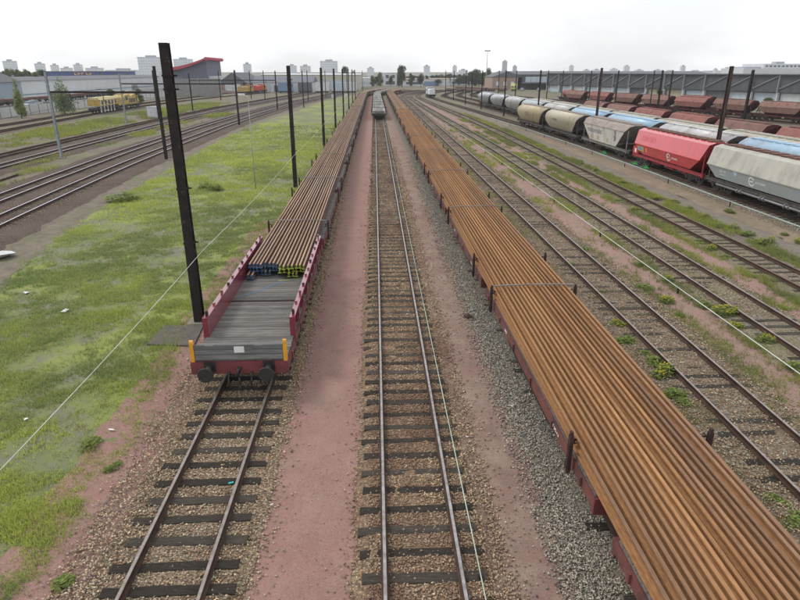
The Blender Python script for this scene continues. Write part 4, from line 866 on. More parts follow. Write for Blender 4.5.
pr.place('steel_pole', (31.3, 55.2, -.1), .3, 'dark pole rising between the red and the light blue wagons', 'pole')
pr.place('steel_pole', (31.45, 87.8, -.1), .1, 'dark pole rising behind the dirty white wagon', 'pole')
for x, y in ((29.9, 114.3), (28.5, 138), (27.9, 164.6), (27.3, 190), (27., 217), (27., 242)): pd.place('steel_pole', (x, y, -.1), 0, 'thin dark pole between the silver row and the sidings', 'pole', 'dark poles beside the silver wagons')
for x, y in ((51.9, 86), (59.8, 126.5), (52.5, 115), (54.0, 140), (56.5, 165), (52., 190), (48, 215), (71, 118), (66.5, 150), (61, 205), (46, 235), (80, 95), (40, 260), (36, 235)): pd.place('steel_pole', (x, y, -.1), random.uniform(0, 3), 'thin dark pole among the brown wagon rows', 'pole', 'dark poles among the brown wagon rows')
# left: portals over the main tracks
def portal(xa, xb, y, h, la, ga, ma, mb_, z=7.15, yb=None):
    hpole(h, .3, ma).place('steel_pole', (xa, y, -.1), 0, la[0], 'pole')
    hpole(h - .6, .26, mb_).place('steel_pole', (xb, (yb or y), -.1), 0, la[1], 'pole')
    m = MB(); m.bar((xa - .2, y, z), (xb + .2, yb or y, z), .12, .22)
    x = xa - 2
    for x in np.linspace(xa - 2.5, xb + 2.5, 3): yy = y + ((yb or y) - y) * (x - xa) / (xb - xa); m.bar((x, yy, z - .12), (x, yy, z - .9), .06, .06); m.bar((x, yy, z - .9), (x + .9, yy, z - 1.2), .05, .05)
    O('portal_beam', m.mesh('portal_beam', M_pole), label=la[2], cat='beam')
portal(-23.8, -36.5, 70.5, 9.95, ('black pole between the grass and the shiny main tracks', 'grey steel mast between the shiny main tracks', 'dark cross beam over the shiny main tracks'), None, M_pole, M_poleg, yb=72.6)
portal(-25.2, -46.9, 116.6, 9.6, ('black pole beside the main tracks before the dark-roofed shed', 'grey steel mast near the yellow machine', 'dark cross beam beyond the grey mast'), None, M_pole, M_poleg, yb=119.6)
portal(-25.0, -46.5, 162.4, 9.5, ('black pole beside the main tracks beyond two others', 'dark mast near the white cabinet', 'far dark cross beam over the main tracks'), None, M_pole, M_pole)
for x, y in ((-19.8, 176), (-21.5, 205), (-18.8, 244), (-44.5, 230), (-37.9, 220), (-53, 220), (-46.0, 135), (-60, 190), (-34, 260), (-12, 275), (-8, 262), (-5.5, 290)): pd.place('steel_pole', (x, y, -.1), 0, 'thin dark pole among the far main tracks', 'pole', 'dark poles among the far main tracks')
mb = MB(); mb.cyl((0, 0, -.1), (0, 0, 7.5), .04, .025, 8); m_ = mat('mast_pale', (.34, .35, .34), (.27, .28, .27), 4, .6); r_ = E('lamp_post', (-10.3, 51.8, -.05), 0, 'thin pale lamp post standing in the grass', 'lamp post'); O('post', mb.mesh('post', m_), r_)
mb = MB(); mb.bar((0, 0, 7.5), (-.5, 0, 7.6), .05, .05); mb.box(-.75, -.25, -.12, .12, 7.55, 7.7); O('lamp_head', mb.mesh('lamp_head', M_white), r_)
r_ = E('floodlight_mast', (65.3, 372, -.1), 0, 'tall floodlight mast above the far trees', 'mast'); mb = MB(); mb.cyl((0, 0, 0), (0, 0, 20), .3, .14, 10); O('post', mb.mesh('post', m_), r_)
mb = MB(); mb.box(-1.6, 1.6, -.15, .15, 19.9, 20.1); O('cross_arm', mb.mesh('cross_arm', m_), r_)
for x in (-1.3, -.45, .45, 1.3): mb = MB(); mb.box(-.3, .3, -.2, .2, 0, .55); O('floodlight', mb.mesh('floodlight', M_framegr), r_, (x, 0, 20.12))
for X, lb in ((XT1, 'overhead wires above the main track beside the grass'), (XT2, 'overhead wires above the second main track')):
    mb = MB(); prev = None
    ys = np.arange(20, 300, 5.75); mb.tube([(X(y), y, 5.4) for y in ys], .012, 4)
    mb.tube([(X(y), y, 6.7 - .9 * math.sin(math.pi * ((y - 70.5) % 46) / 46)) for y in ys], .012, 4)
    O('overhead_wire', mb.mesh('overhead_wire', M_black), label=lb, cat='wire')

# ------------------------------------------------------------------ trees
M_bark = mat('bark', (.10, .08, .065), (.06, .05, .042), 3, .95, .6, 20)
def crown_mesh(seed, blobs, n, leaf, cols):
    """leaf-sized quads through the volume of the blobs (x,y,z,rx,ry,rz)"""
    r = np.random.default_rng(seed); B = np.array(blobs, float); w = B[:, 3] * B[:, 4] * B[:, 5]; k = r.choice(len(B), n, p=w / w.sum())
    d = r.normal(0, 1, (n, 3)); d /= np.linalg.norm(d, axis=1)[:, None]; rad = r.random(n) ** .38 * r.uniform(.85, 1.12, n)
    c = B[k, :3] + d * B[k, 3:] * rad[:, None]
    a = r.normal(0, 1, (n, 3)); a /= np.linalg.norm(a, axis=1)[:, None]; b = np.cross(a, r.normal(0, 1, (n, 3))); b /= np.linalg.norm(b, axis=1)[:, None]
    s = leaf * r.uniform(.6, 1.3, (n, 1)); V = np.stack([c - a * s, c - b * s * .6, c + a * s, c + b * s * .6], 1).reshape(-1, 3)
    cc = np.array(cols); C = cc[(k * 7) % len(cc)] * r.uniform(.7, 1.3, (n, 1)); return colmesh('crown', V, np.arange(n * 4).reshape(-1, 4), np.repeat(C, 4, 0), M_leaf)
def trunk_mesh(seed, h, r0, limbs, spread):
    r = random.Random(seed); mb = MB(); pts = [(r.gauss(0, .02) * h * i / 5, r.gauss(0, .02) * h * i / 5, h * i / 5) for i in range(6)]
    for i in range(5): mb.cyl(pts[i], pts[i + 1], r0 * (1 - i / 6), r0 * (1 - (i + 1) / 6), 8)
    for k in range(limbs):
        t = r.uniform(.3, .9); p = Vector(pts[int(t * 5)]); a = r.uniform(0, 6.28); l = spread * r.uniform(.5, .9); mb.cyl(p, p + Vector((math.cos(a) * l, math.sin(a) * l, l * r.uniform(.5, 1.1))), r0 * .35, r0 * .1, 6)
    return mb.mesh('trunk', M_bark)
def broad(seed, cols, n=2600, leaf=.33):
    r = random.Random(seed); bl = []
    for k in range(20):
        a = r.uniform(0, 6.28); q = r.uniform(.0, 3.3); z = r.uniform(1.6, 9.3); q *= math.sqrt(max(.15, 1 - ((z - 5) / 5.4) ** 2)); s = r.uniform(1.1, 1.9); bl.append((math.cos(a) * q, math.sin(a) * q, z, s * 1.1, s * 1.1, s * .9))
    return crown_mesh(seed, bl, n, leaf, cols), trunk_mesh(seed, 7.5, .28, 7, 2.6)
DG = [(.05, .075, .035), (.065, .095, .04), (.04, .06, .03), (.08, .105, .045)]; LG = [(.11, .14, .05), (.14, .17, .055), (.085, .115, .045)]
TREES = [broad(1, DG), broad(2, DG), broad(3, DG), broad(4, LG), broad(5, LG)]
def tree(x, y, h, w, k, label, group, name='broadleaf_tree'):
    c, t = TREES[k]; r = E(name, (x, y, -.13), random.uniform(0, 6.28), label, 'tree', group); r.scale = (w / 8, w / 8, h / 10.5); O('trunk', t, r); O('crown', c, r)
# two conical trees by the white wall
for (px, py, Y, h, w, lb, sd_) in ((22, 118, 137, 8.0, 2.9, 'slender pale green poplar before the white wall', 11), (65, 114, 147, 9.0, 6.6, 'broad conical green tree before the white wall', 12)):
    p = gpt(px, py, -.1); r = random.Random(sd_); bl = []
    for k in range(26):
        z = h * (.12 + .86 * (k + .5) / 26); q = w / 2 * (1.0 - .9 * (z / h) ** 1.6) * .75; a = k * 2.4; s = max(.28, q * .62); bl.append((math.cos(a) * q * .6, math.sin(a) * q * .6, z, s, s, s * 1.25))
    o = E('conical_tree', (p.x, p.y, -.12), 0, lb, 'tree'); O('trunk', trunk_mesh(sd_, h * .8, .12, 6, w * .3), o); O('crown', crown_mesh(sd_, bl, 3200, .17, [(.28, .33, .13), (.23, .28, .12), (.32, .36, .16)] if sd_ == 11 else [(.17, .22, .11), (.22, .26, .13), (.13, .18, .10)]), o)
def treepx(px, ytop, wpx, Y, k, label, group):
    p = atY(px, ytop, Y); s = (atY(px + 1, ytop, Y) - p).x; tree(p.x, Y, p.z + .13, max(3, wpx * s), k, label, group)
for a in [(345, 65.5, 9, 400, 0), (353, 70, 6, 410, 1), (333, 73, 6, 420, 2), (338, 74, 5, 380, 3), (372, 75, 6, 400, 3), (380, 72, 7, 415, 4), (391, 75, 5, 425, 1), (357, 76, 8, 430, 2), (364, 77, 9, 440, 1), (385, 76, 9, 440, 0), (327, 76, 8, 440, 1), (396, 76, 8, 440, 2)]: treepx(*a, 'dark tree beyond the bend of the rail trains', 'trees beyond the rail trains')
for a in [(402, 64.5, 11, 395, 0), (399, 70, 8, 385, 1), (411, 73, 7, 420, 2), (421, 73, 8, 400, 1), (427, 75, 6, 430, 0), (409, 76, 9, 450, 1), (416, 75.5, 9, 450, 0), (433, 75, 10, 460, 2)]: treepx(*a, 'dark tree beside the white low building beyond the sidings', 'trees beside the white building')
for a in [(476, 68.5, 12, 430, 2), (470, 71, 9, 420, 0), (489, 67, 10, 420, 1), (464, 73, 7, 450, 1), (447, 74, 8, 460, 0), (437, 74.5, 8, 470, 2), (455, 74.5, 8, 470, 2), (442, 74, 10, 480, 1), (450, 73.5, 9, 480, 0), (460, 74, 9, 480, 2), (482, 72, 10, 460, 0), (496, 72, 8, 460, 2)]: treepx(*a, 'dark tree behind the far sidings near the floodlight mast', 'trees near the floodlight mast')
for i in range(34):
    q_ = 322 + i * 5.4
    if abs(q_ - 383) > 4: treepx(q_ + random.uniform(-2, 2), 77 + random.uniform(-1.5, 2), random.uniform(9, 15), 445 + random.uniform(-25, 50), random.choice((0, 1, 2, 0, 3)), 'low bushy tree in the hedge beyond the far sidings', 'bushy trees in the far hedge')
for i in range(12): treepx(-8 + i * 4.6, 68.5 + random.uniform(-1, 2.5), 9, 300 + random.uniform(-20, 40), (3, 4, 0)[i % 3], 'green tree behind the blue-grey factory hall', 'trees behind the factory hall')
for i in range(7): treepx(96 + i * 5, 74 + random.uniform(-1, 1), 8, 420, (3, 4)[i % 2], 'pale green tree behind the white warehouse', 'trees behind the white warehouse')
for a in [(110, 88, 4, 200, 3), (138, 88, 5, 205, 4), (122, 90, 3, 200, 3), (240, 80, 4, 300, 3), (245, 82, 6, 290, 0), (660, 88, 6, 235, 1), (768, 97, 8, 180, 3), (3, 98, 7, 175, 1)]: treepx(*a, 'small bushy tree against a wall or shed', 'small bushy trees')

# ------------------------------------------------------------------ buildings
M_glass = mat('window_glass', (.10, .13, .16), (.06, .08, .1), 1, .15, fine=.05)
M_glassfar = mat('window_far_hazed', (.46, .50, .54), (.40, .44, .48), 1, .3, fine=.05)  # far glass paled, haze painted into its colour
def bmat(n, c, r=.85, **k): return mat(n, c, tuple(v * .88 for v in c), .25, r, fine=.06, dirt=tuple(v * .7 for v in c), dirt_s=.15, dirt_t=.6, dirt_amt=.5, **k)
B_white = bmat('render_white', (.62, .64, .66)); B_pale = bmat('render_pale', (.56, .58, .60)); B_grey = bmat('render_grey', (.30, .31, .33)); B_dark = bmat('roof_dark', (.13, .135, .15)); B_blue = bmat('cladding_blue', (.20, .28, .42)); B_conc = bmat('shed_concrete', (.115, .12, .13), dirt=None) if False else mat('shed_concrete', (.105, .11, .12), (.075, .08, .09), .5, .9, .2, 8, dirt=(.075, .078, .085), dirt_s=.4, dirt_t=.55, stretch=(1, 1, .25), fine=.12)
B_post = bmat('concrete_pale', (.24, .25, .26)); B_brick = bmat('brick_brown', (.34, .25, .21)); B_beige = bmat('panel_beige', (.42, .38, .28)); B_red = bmat('roof_red', (.42, .07, .10)); B_door = bmat('panel_pale_blue', (.46, .53, .58))
B_haze = bmat('tower_hazed', (.66, .70, .74)); B_haze2 = bmat('tower_grey', (.38, .41, .45))  # pale tower walls lightened further to carry haze in their colour
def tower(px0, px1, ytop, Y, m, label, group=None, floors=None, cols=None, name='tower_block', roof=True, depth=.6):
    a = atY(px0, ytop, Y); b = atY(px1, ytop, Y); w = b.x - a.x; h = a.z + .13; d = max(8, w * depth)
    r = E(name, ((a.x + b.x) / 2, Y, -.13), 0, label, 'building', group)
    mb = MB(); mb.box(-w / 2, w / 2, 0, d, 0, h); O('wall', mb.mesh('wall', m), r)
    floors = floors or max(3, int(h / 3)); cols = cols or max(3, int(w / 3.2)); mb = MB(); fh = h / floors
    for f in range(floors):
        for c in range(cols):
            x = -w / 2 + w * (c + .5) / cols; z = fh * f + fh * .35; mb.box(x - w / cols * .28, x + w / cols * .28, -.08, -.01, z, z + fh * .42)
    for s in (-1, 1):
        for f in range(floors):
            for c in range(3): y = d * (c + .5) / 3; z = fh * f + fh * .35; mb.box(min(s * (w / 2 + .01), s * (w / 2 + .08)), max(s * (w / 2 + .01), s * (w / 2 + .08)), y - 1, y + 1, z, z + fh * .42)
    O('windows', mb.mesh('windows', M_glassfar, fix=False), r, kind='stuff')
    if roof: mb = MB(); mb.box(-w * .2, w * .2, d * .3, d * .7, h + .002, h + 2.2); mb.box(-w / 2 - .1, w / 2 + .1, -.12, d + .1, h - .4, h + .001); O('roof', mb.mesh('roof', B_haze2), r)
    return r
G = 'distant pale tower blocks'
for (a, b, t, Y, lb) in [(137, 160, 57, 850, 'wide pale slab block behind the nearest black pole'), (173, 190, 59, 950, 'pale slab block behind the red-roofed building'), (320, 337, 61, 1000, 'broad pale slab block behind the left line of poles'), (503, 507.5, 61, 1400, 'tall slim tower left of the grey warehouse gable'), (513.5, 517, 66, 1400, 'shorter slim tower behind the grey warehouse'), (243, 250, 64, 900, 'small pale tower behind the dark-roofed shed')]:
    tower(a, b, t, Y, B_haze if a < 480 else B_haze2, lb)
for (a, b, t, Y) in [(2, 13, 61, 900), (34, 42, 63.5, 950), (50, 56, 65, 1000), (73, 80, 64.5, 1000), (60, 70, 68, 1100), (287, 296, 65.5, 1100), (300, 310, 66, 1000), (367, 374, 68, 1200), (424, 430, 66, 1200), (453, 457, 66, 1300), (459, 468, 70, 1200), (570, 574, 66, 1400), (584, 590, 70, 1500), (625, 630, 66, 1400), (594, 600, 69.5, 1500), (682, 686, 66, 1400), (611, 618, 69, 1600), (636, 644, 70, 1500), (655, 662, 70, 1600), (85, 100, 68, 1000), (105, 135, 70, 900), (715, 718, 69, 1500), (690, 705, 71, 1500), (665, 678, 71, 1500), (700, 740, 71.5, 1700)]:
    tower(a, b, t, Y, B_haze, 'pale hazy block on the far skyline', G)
# long concrete shed on the right with fins and diagonals
S0 = Vector((84, 309)); S1 = Vector((168, 79)); Ls = (S1 - S0).length; ang = math.atan2(S1.y - S0.y, S1.x - S0.x)
sh = E('concrete_shed', (S0.x, S0.y, -.13), ang, 'long dark grey concrete shed with slanting braces behind the brown wagons', 'building')
# local x along the facade (towards the camera), +y is away from the yard ... facade on the yard side
SD = 1     # yard lies on local -y when the facade runs towards the camera on the right-hand side
mb = MB(); mb.box(0, Ls, .6, 40, 3.2, 8.3); O('wall', mb.mesh('wall', B_conc), sh)
mb = MB(); mb.box(0, Ls, 2.2, 40, 0, 3.199); O('lower_wall', mb.mesh('lower_wall', B_grey), sh)
mb = MB(); mb.box(-.3, Ls + .3, -.2, 40.3, 8.301, 8.55); O('roof', mb.mesh('roof', B_dark), sh)
bay = 9.4; nb = int(Ls / bay)
fin = MB(); fin.box(-.16, .16, -.05, .59, 3.0, 8.3); fin = fin.mesh('fin', B_post); post = MB(); post.box(-.3, .3, .3, 1.2, 0, 3.19); post = post.mesh('post', mat('post_white', (.5, .52, .53), (.42, .44, .45), 1, .8))
brace = MB(); brace.bar((.3, .35, 4.2), (bay - .4, .35, 8.1), .2, .25); brace = brace.mesh('brace', B_post)
pan = {}
for nm, m in (('pale', B_door), ('beige', B_beige), ('dark', B_dark), ('grey', B_pale)):
    q = MB(); q.box(.45, bay - .45, 1.6, 1.75, 0.02, 2.95)
    for t in (.25, .5, .75): q.box(.45 + (bay - .9) * t - .04, .45 + (bay - .9) * t + .04, 1.53, 1.595, .02, 2.95)
    pan[nm] = q.mesh('door_panel', m)
for i in range(nb):
    O('fin', fin, sh, (i * bay, 0, 0)); O('post', post, sh, (i * bay, 0, 0)); O('brace', brace, sh, (i * bay, 0, 0))
    O('door_panel', pan[('pale', 'pale', 'grey', 'pale', 'grey', 'pale', 'dark', 'beige', 'beige', 'pale', 'dark', 'pale', 'pale', 'grey', 'pale')[i % 15]], sh, (i * bay, 0, 0))
# grey warehouse left of the shed
def hall(name, x0, x1, y0, d, h, ridge, mw, mr, label, wins=(), axis='x', extra=None):
    r = E(name, (x0, y0, -.13), 0, label, 'building'); w = x1 - x0
    mb = MB(); mb.box(0, w, 0, d, 0, h); O('wall', mb.mesh('wall', mw), r)
    mb = MB()
    if axis == 'x': mb.prism([(-.4, h + .002), (d / 2, h + ridge), (d + .4, h + .002)], 'x', -.4, w + .4)
    else: mb.prism([(-.4, h + .002), (w / 2, h + ridge), (w + .4, h + .002)], 'y', -.4, d + .4)
    O('roof', mb.mesh('roof', mr), r)
    for (a, b, z0, z1, m) in wins:
        mb = MB(); mb.box(a, b, -.09, -.01, z0, z1); k = max(1, int((b - a) / 3))
        o = O('window', mb.mesh('window', m), r); mb = MB()
        for i in range(k + 1): x = a + (b - a) * i / k; mb.box(x - .08, x + .08, -.14, -.091, z0, z1)
        O('frame', mb.mesh('frame', B_post), o)
    return r
hall('warehouse', 78, 190, 345, 60, 7.7, 1.7, B_conc, B_dark, 'wide dark grey warehouse behind the yellow railcar', [(4, 44, 3.8, 6.6, B_door), (4, 44, 0.2, 2.6, B_dark), (50, 62, .3, 4, B_pale)])
mb = MB(); mb.box(80, 128, 337, 344.9, 3.1, 3.6); O('canopy', mb.mesh('canopy', B_dark), label='dark flat canopy along the grey warehouse', cat='canopy')
hall('brick_house', 64, 80, 345, 25, 6.4, 3.0, B_brick, B_dark, 'brown brick gable house beside the grey warehouse', [(2, 4, 2, 4, B_white), (6, 8, 2, 4, B_white), (10, 12, 2, 4, B_white)], axis='y')
for x0, x1, Y, h, lb in ((352, 410, 600, 15, 'long white factory far behind the concrete shed'),):
    r = E('factory', (x0, Y, -.13), 0, lb, 'building'); mb = MB(); mb.box(0, 90, 0, 40, 0, 12); O('wall', mb.mesh('wall', B_pale), r); mb = MB(); mb.box(20, 90, 2, 38, 12.002, 16); O('upper_floor', mb.mesh('upper_floor', B_white), r)
    mb = MB(); [mb.box(22 + i * 4, 24.6 + i * 4, 1.9, 1.99, 13, 14.6) for i in range(17)]; O('windows', mb.mesh('windows', M_glass), r, kind='stuff'); mb = MB(); mb.box(2, 18, 2, 36, 12.002, 13.2); mb.box(36, 44, 8, 16, 16.002, 18); O('roof', mb.mesh('roof', B_haze2), r)
# left side: boundary wall of concrete panels
wl = E('boundary_wall', (-80, 105, -.13), 0, 'low white concrete panel wall behind the conical trees', 'wall')
q = MB(); q.box(-.06, .06, .12, 3.88, 0, 2.1); q = q.mesh('panel', bmat('wall_panel_white', (.52, .53, .53))); k_ = MB(); k_.box(-.12, .12, -.11, .11, 0, 2.25); k_ = k_.mesh('post', B_post)
for i in range(36): O('panel', q, wl, (0, i * 4, 0)); O('post', k_, wl, (0, i * 4, 0))
# white warehouse, blue-grey hall, blue sheds
def longhall(name, x, y0, y1, d, h, mw, mr, label, ridge=1.0, wins=None):
    r = E(name, (x, y0, -.13), 0, label, 'building'); L_ = y1 - y0
    mb = MB(); mb.box(-d, 0, 0, L_, 0, h); O('wall', mb.mesh('wall', mw), r)
    mb = MB(); mb.prism([(.4, h + .002), (-d / 2, h + ridge), (-d - .4, h + .002)], 'y', -.4, L_ + .4); O('roof', mb.mesh('roof', mr), r)
    for (a, b, z0, z1, m) in (wins or []): mb = MB(); mb.box(.01, .1, a, b, z0, z1); O('window', mb.mesh('window', m), r)
    return r
longhall('white_warehouse', -118, 214, 400, 60, 6.4, B_white, B_dark, 'long white warehouse behind the boundary wall', .9, [(2, 180, 1.9, 2.2, B_blue), (20, 26, .6, 2.6, M_glass), (60, 66, .3, 3, B_pale), (100, 108, .3, 3.2, B_grey), (150, 156, .3, 3.2, B_blue)])
hall('factory_hall', -167, -116, 190, 24, 6.2, 3.0, bmat('cladding_bluegrey', (.30, .36, .42)), B_grey, 'blue-grey factory hall beside the slender poplar', [(36, 46, 2.2, 4.2, M_glass), (49.0, 50.0, .2, 6.1, B_white), (30, 50, 4.9, 5.3, B_white)], axis='x')
r_ = E('blue_hall', (-215, 425, -.13), 0, 'long dark blue hall with orange letters behind the white warehouse', 'building'); mb = MB(); mb.box(0, 48, 0, 30, 0, 9.0); O('wall', mb.mesh('wall', bmat('cladding_deepblue', (.07, .10, .26))), r_)
mb = MB(); mb.box(-.3, 48.3, -.3, 30.3, 9.002, 9.4); O('roof', mb.mesh('roof', B_dark), r_)
for i, x in enumerate((20, 22.2, 24.4, 27.5, 29.7)): mb = MB(); mb.box(0, .5, -.1, -.02, 7.0, 8.6); mb.box(.5, 1.5, -.1, -.02, (7.0, 7.7, 8.1, 7.0, 7.7)[i], (7.5, 8.2, 8.6, 7.5, 8.2)[i]); O('sign_letter', mb.mesh('sign_letter', mat('sign_orange', (.7, .35, .05), (.65, .3, .04), 2, .5)), r_, (x, 0, 0))
# red roof building: swept roof on dark slatted walls
r_ = E('swept_roof_building', (-104, 330, -.13), 0, 'building with an upswept red roof over dark walls', 'building')
pr_ = [(0 + t * 19.5, 11.2 + 4.6 * (t ** 1.7)) for t in np.linspace(0, 1, 9)]
mb = MB(); mb.prism([(0, 0)] + [(19, 0)] + [(x * .97, z - 1.75 + .9 * (x / 19.5)) for x, z in reversed(pr_)], 'y', 0, 30); O('wall', mb.mesh('wall', bmat('slats_dark', (.13, .14, .18))), r_)
mb = MB(); mb.prism([(x, z) for x, z in pr_] + [(x, z - 1.7 + .9 * (x / 19.5)) for x, z in reversed(pr_)], 'y', -2.5, 32); mb.cyl((19.5, -2.6, 15.2), (19.5, 32, 15.2), .85, n=14); O('roof', mb.mesh('roof', B_red), r_)
for a_, b_, h_ in ((-6, -.01, 9), (19.01, 26, 7)): mb = MB(); mb.box(a_, b_, 2, 28, 0, h_); O('side_wing', mb.mesh('side_wing', B_pale), r_)
# grey panelled wall, dark-roofed shed, low halls
r_ = E('panel_wall', (-78, 252, -.13), 0, 'tall grey panelled wall below the red-roofed building', 'wall'); q = MB(); q.box(.05, 2.95, 0, .3, 0, 6.7); q = q.mesh('panel', bmat('panel_grey', (.25, .25, .24))); k_ = MB(); k_.box(-.12, .12, -.2, .4, 0, 6.9); k_ = k_.mesh('post', B_grey)
for i in range(6): O('panel', q, r_, (i * 3, 0, 0)); O('post', k_, r_, (i * 3, 0, 0))
hall('gabled_shed', -70.5, -57.5, 290, 40, 4.2, 4.6, B_brick, B_dark, 'brick gabled shed with dark roof behind the main tracks', [(3, 10, 1, 4.0, B_pale)], axis='y')
hall('low_shed', -57, -29, 300, 22, 4.6, 2.6, B_pale, bmat('roof_grey', (.16, .17, .19)), 'low pale shed with wide dark grey roof', [(2, 8, .2, 3.2, B_door), (10, 16, .2, 3.2, M_glass), (18, 26, .2, 3.2, B_door)])
hall('flat_hall', -62, -8, 352, 40, 7.6, .5, bmat('hall_cream', (.48, .46, .40)), B_pale, 'wide cream hall behind the low pale shed', [(4, 50, 2.5, 4.6, B_door)])
for i, (x, w, m, lb) in enumerate(((-27, 6.2, B_white, 'white container'), (-20, 6.2, B_door, 'pale blue container'), (-13.5, 5, B_white, 'white container'), (-35, 6.2, B_dark, 'dark container'), (-44, 6.5, B_blue, 'blue container'))):
    r_ = E('freight_container', (x, 292, -.13), 0, lb + ' among those by the far main tracks', 'container', 'containers by the far main tracks'); mb = MB(); mb.box(0, w, 0, 2.4, .9, 4.6)
    O('box', mb.mesh('box', m), r_); mb = MB(); [mb.box(.2 + j * .4, .4 + j * .4, -.05, -.001, 1.0, 4.5) for j in range(int((w - .3) / .4))]; O('corrugation', mb.mesh('corrugation', m), r_); mb = MB(); mb.box(0, w, .2, 2.2, .5, .899); [mb.cyl((xx, .1, .45), (xx, .4, .45), .45, n=12) for xx in (1, w - 1)]; O('chassis', mb.mesh('chassis', M_black), r_)
# white low buildings behind the bend
hall('white_hall', -15, -2, 425, 20, 5.0, .4, B_white, B_pale, 'white low building behind the bend of the left train', [(1, 12, 1, 3, B_door)])
hall('white_hall', 6, 15, 430, 20, 8.4, .4, B_white, B_pale, 'white two-storey house behind the middle track', [(1.5, 3.5, 5, 7, M_glass), (5.5, 7.5, 5, 7, M_glass), (1.5, 7.5, 1, 3, M_glass)])
hall('white_hall', 19, 50, 425, 25, 4.4, .6, B_white, B_brick, 'long white low building beyond the sidings', [(2, 12, 1.2, 2.6, M_glass), (14, 24, .2, 3.0, B_blue), (25, 30, .2, 3.2, B_pale)])
for i, (x, y, w, h, m) in enumerate(((55, 460, 14, 4, B_pale), (72, 470, 16, 5, B_white), (38, 480, 12, 6, B_pale), (92, 420, 12, 3.5, B_white), (100, 500, 30, 7, B_pale))):
    hall('distant_shed', x, x + w, y, 14, h, .8, m, B_grey, 'small pale shed among the far trees beyond the sidings', [(1, w - 1, .8, 2.2, M_glass)])['group'] = 'small pale far sheds'

# ------------------------------------------------------------------ vehicles on rails and road
def ends(p, half):
    for s in (-1, 1):
        for t in (-1, 1): p.part('buffer', buffer_mb(s), M_black, (t * .88, s * half, 1.06))
M_my = mat('machine_yellow', (.52, .35, .07), (.42, .28, .05), 1, .5, dirt=(.2, .15, .08), dirt_t=.52, fine=.1); M_mc = mat('machine_cream', (.55, .47, .22), (.48, .4, .17), 1, .55, dirt=(.3, .25, .15), dirt_t=.58, fine=.1)
p = Proto(); mb = MB(); mb.box(-1.3, 1.3, -7.4, 7.4, 1.0, 1.3); p.part('frame', mb, M_black); mb = MB(); mb.prism([(-1.4, 1.75), (1.4, 1.75), (1.4, 3.0), (1.0, 3.45), (-1.0, 3.45), (-1.4, 3.0)], 'y', -7, 5); p.part('body', mb, M_my)
mb = MB(); mb.prism([(-1.44, 3.06), (1.44, 3.06), (1.02, 3.56), (-1.02, 3.56)], 'y', -7.1, 5.1); p.part('roof', mb, M_mc)
for y in (-5.5, -3.4, -1.3, .8, 2.9): mb = MB(); mb.box(1.401, 1.43, -.55, .45, 2.05, 2.85); p.part('window', mb, M_frameg, (0, y, 0)); mb = MB(); mb.bar((1.25, -.9, .3), (1.25, -.9, 1.8), .2, .2); p.part('strut', mb, M_white, (0, y, 0)); mb = MB(); mb.box(1.401, 1.45, -1.05, -.75, 1.76, 3.0); p.part('side_post', mb, M_white, (0, y, 0))
mb = MB(); mb.box(-1.35, 1.35, 5.2, 7.2, 1.31, 3.1); p.part('cab', mb, M_my)
for y in (-5.5, 5.5): bogie_part(p, y)
ends(p, 7.4); place_on(XT5, 155.2, p, 'maintenance_machine', 'yellow track maintenance machine with cream roof')
p = Proto(); mb = MB(); mb.box(-1.3, 1.3, -6.9, 6.9, 1.0, 1.3); p.part('frame', mb, M_black); mb = MB(); mb.prism([(-6.5, 1.31), (5.5, 1.31), (4.0, 3.2), (2.2, 3.7), (-1, 3.2), (-2.5, 3.6), (-5.4, 3.6), (-6.5, 2.6)], 'x', -1.3, 1.3); p.part('body', mb, M_my)
mb = MB(); mb.bar((-.3, -5, 3.7), (-.3, 2.5, 4.3), .35, .4); p.part('boom', mb, M_my); mb = MB(); mb.box(1.301, 1.34, -5, -3.4, 2.3, 3.2); p.part('window', mb, M_glass)
mb = MB(); [mb.box(1.301, 1.34, y, y + .8, 1.6, 2.6) for y in (-2.4, -1.2, 0, 1.2)]; p.part('grille', mb, M_black)
for y in (-4.8, 4.8): bogie_part(p, y)
ends(p, 6.9); place_on(XT5, 170.6, p, 'maintenance_machine', 'yellow crane-like track machine behind the cream-roofed one')
def loco(m1, m2, half=6.5, h=3.5):
    p = Proto(); mb = MB(); mb.box(-1.35, 1.35, -half, half, .95, 1.3); p.part('frame', mb, M_black)
    mb = MB(); mb.prism([(-1.0, 1.301), (1.0, 1.301), (1.0, h - .7), (.7, h - .45), (-.7, h - .45), (-1.0, h - .7)], 'y', -half + .4, 1.2); p.part('hood', mb, m1)
    mb = MB(); mb.prism([(-1.4, 1.301), (1.4, 1.301), (1.4, h - .3), (1.1, h), (-1.1, h), (-1.4, h - .3)], 'y', 1.201, 4.0); c = p.part('cab', mb, m2)
    for s in (-1, 1): mb = MB(); mb.box(min(s * 1.401, s * 1.43), max(s * 1.401, s * 1.43), 1.6, 3.6, h - 1.3, h - .45); p.part('window', mb, M_glass, sub=c)
    mb = MB(); mb.box(-1.1, 1.1, 1.15, 1.198, h - .42, h - .1); mb.box(-1.1, 1.1, 4.001, 4.03, h - 1.2, h - .4); p.part('windscreen', mb, M_glass, sub=c)
    mb = MB(); mb.box(-1.0, 1.0, 4.001, half - .3, 1.301, h - .9); p.part('short_hood', mb, m1)
    for y in (-half + 2, half - 2): bogie_part(p, y)
    ends(p, half); return p
place_on(X4, 238, loco(B_white, B_white, 6.0, 3.6), 'shunting_locomotive', 'white shunting locomotive standing alone on the far sidings')
place_on(XT5, 272, loco(M_my, M_my, 7, 3.8), 'shunting_locomotive', 'yellow locomotive far along the main tracks')
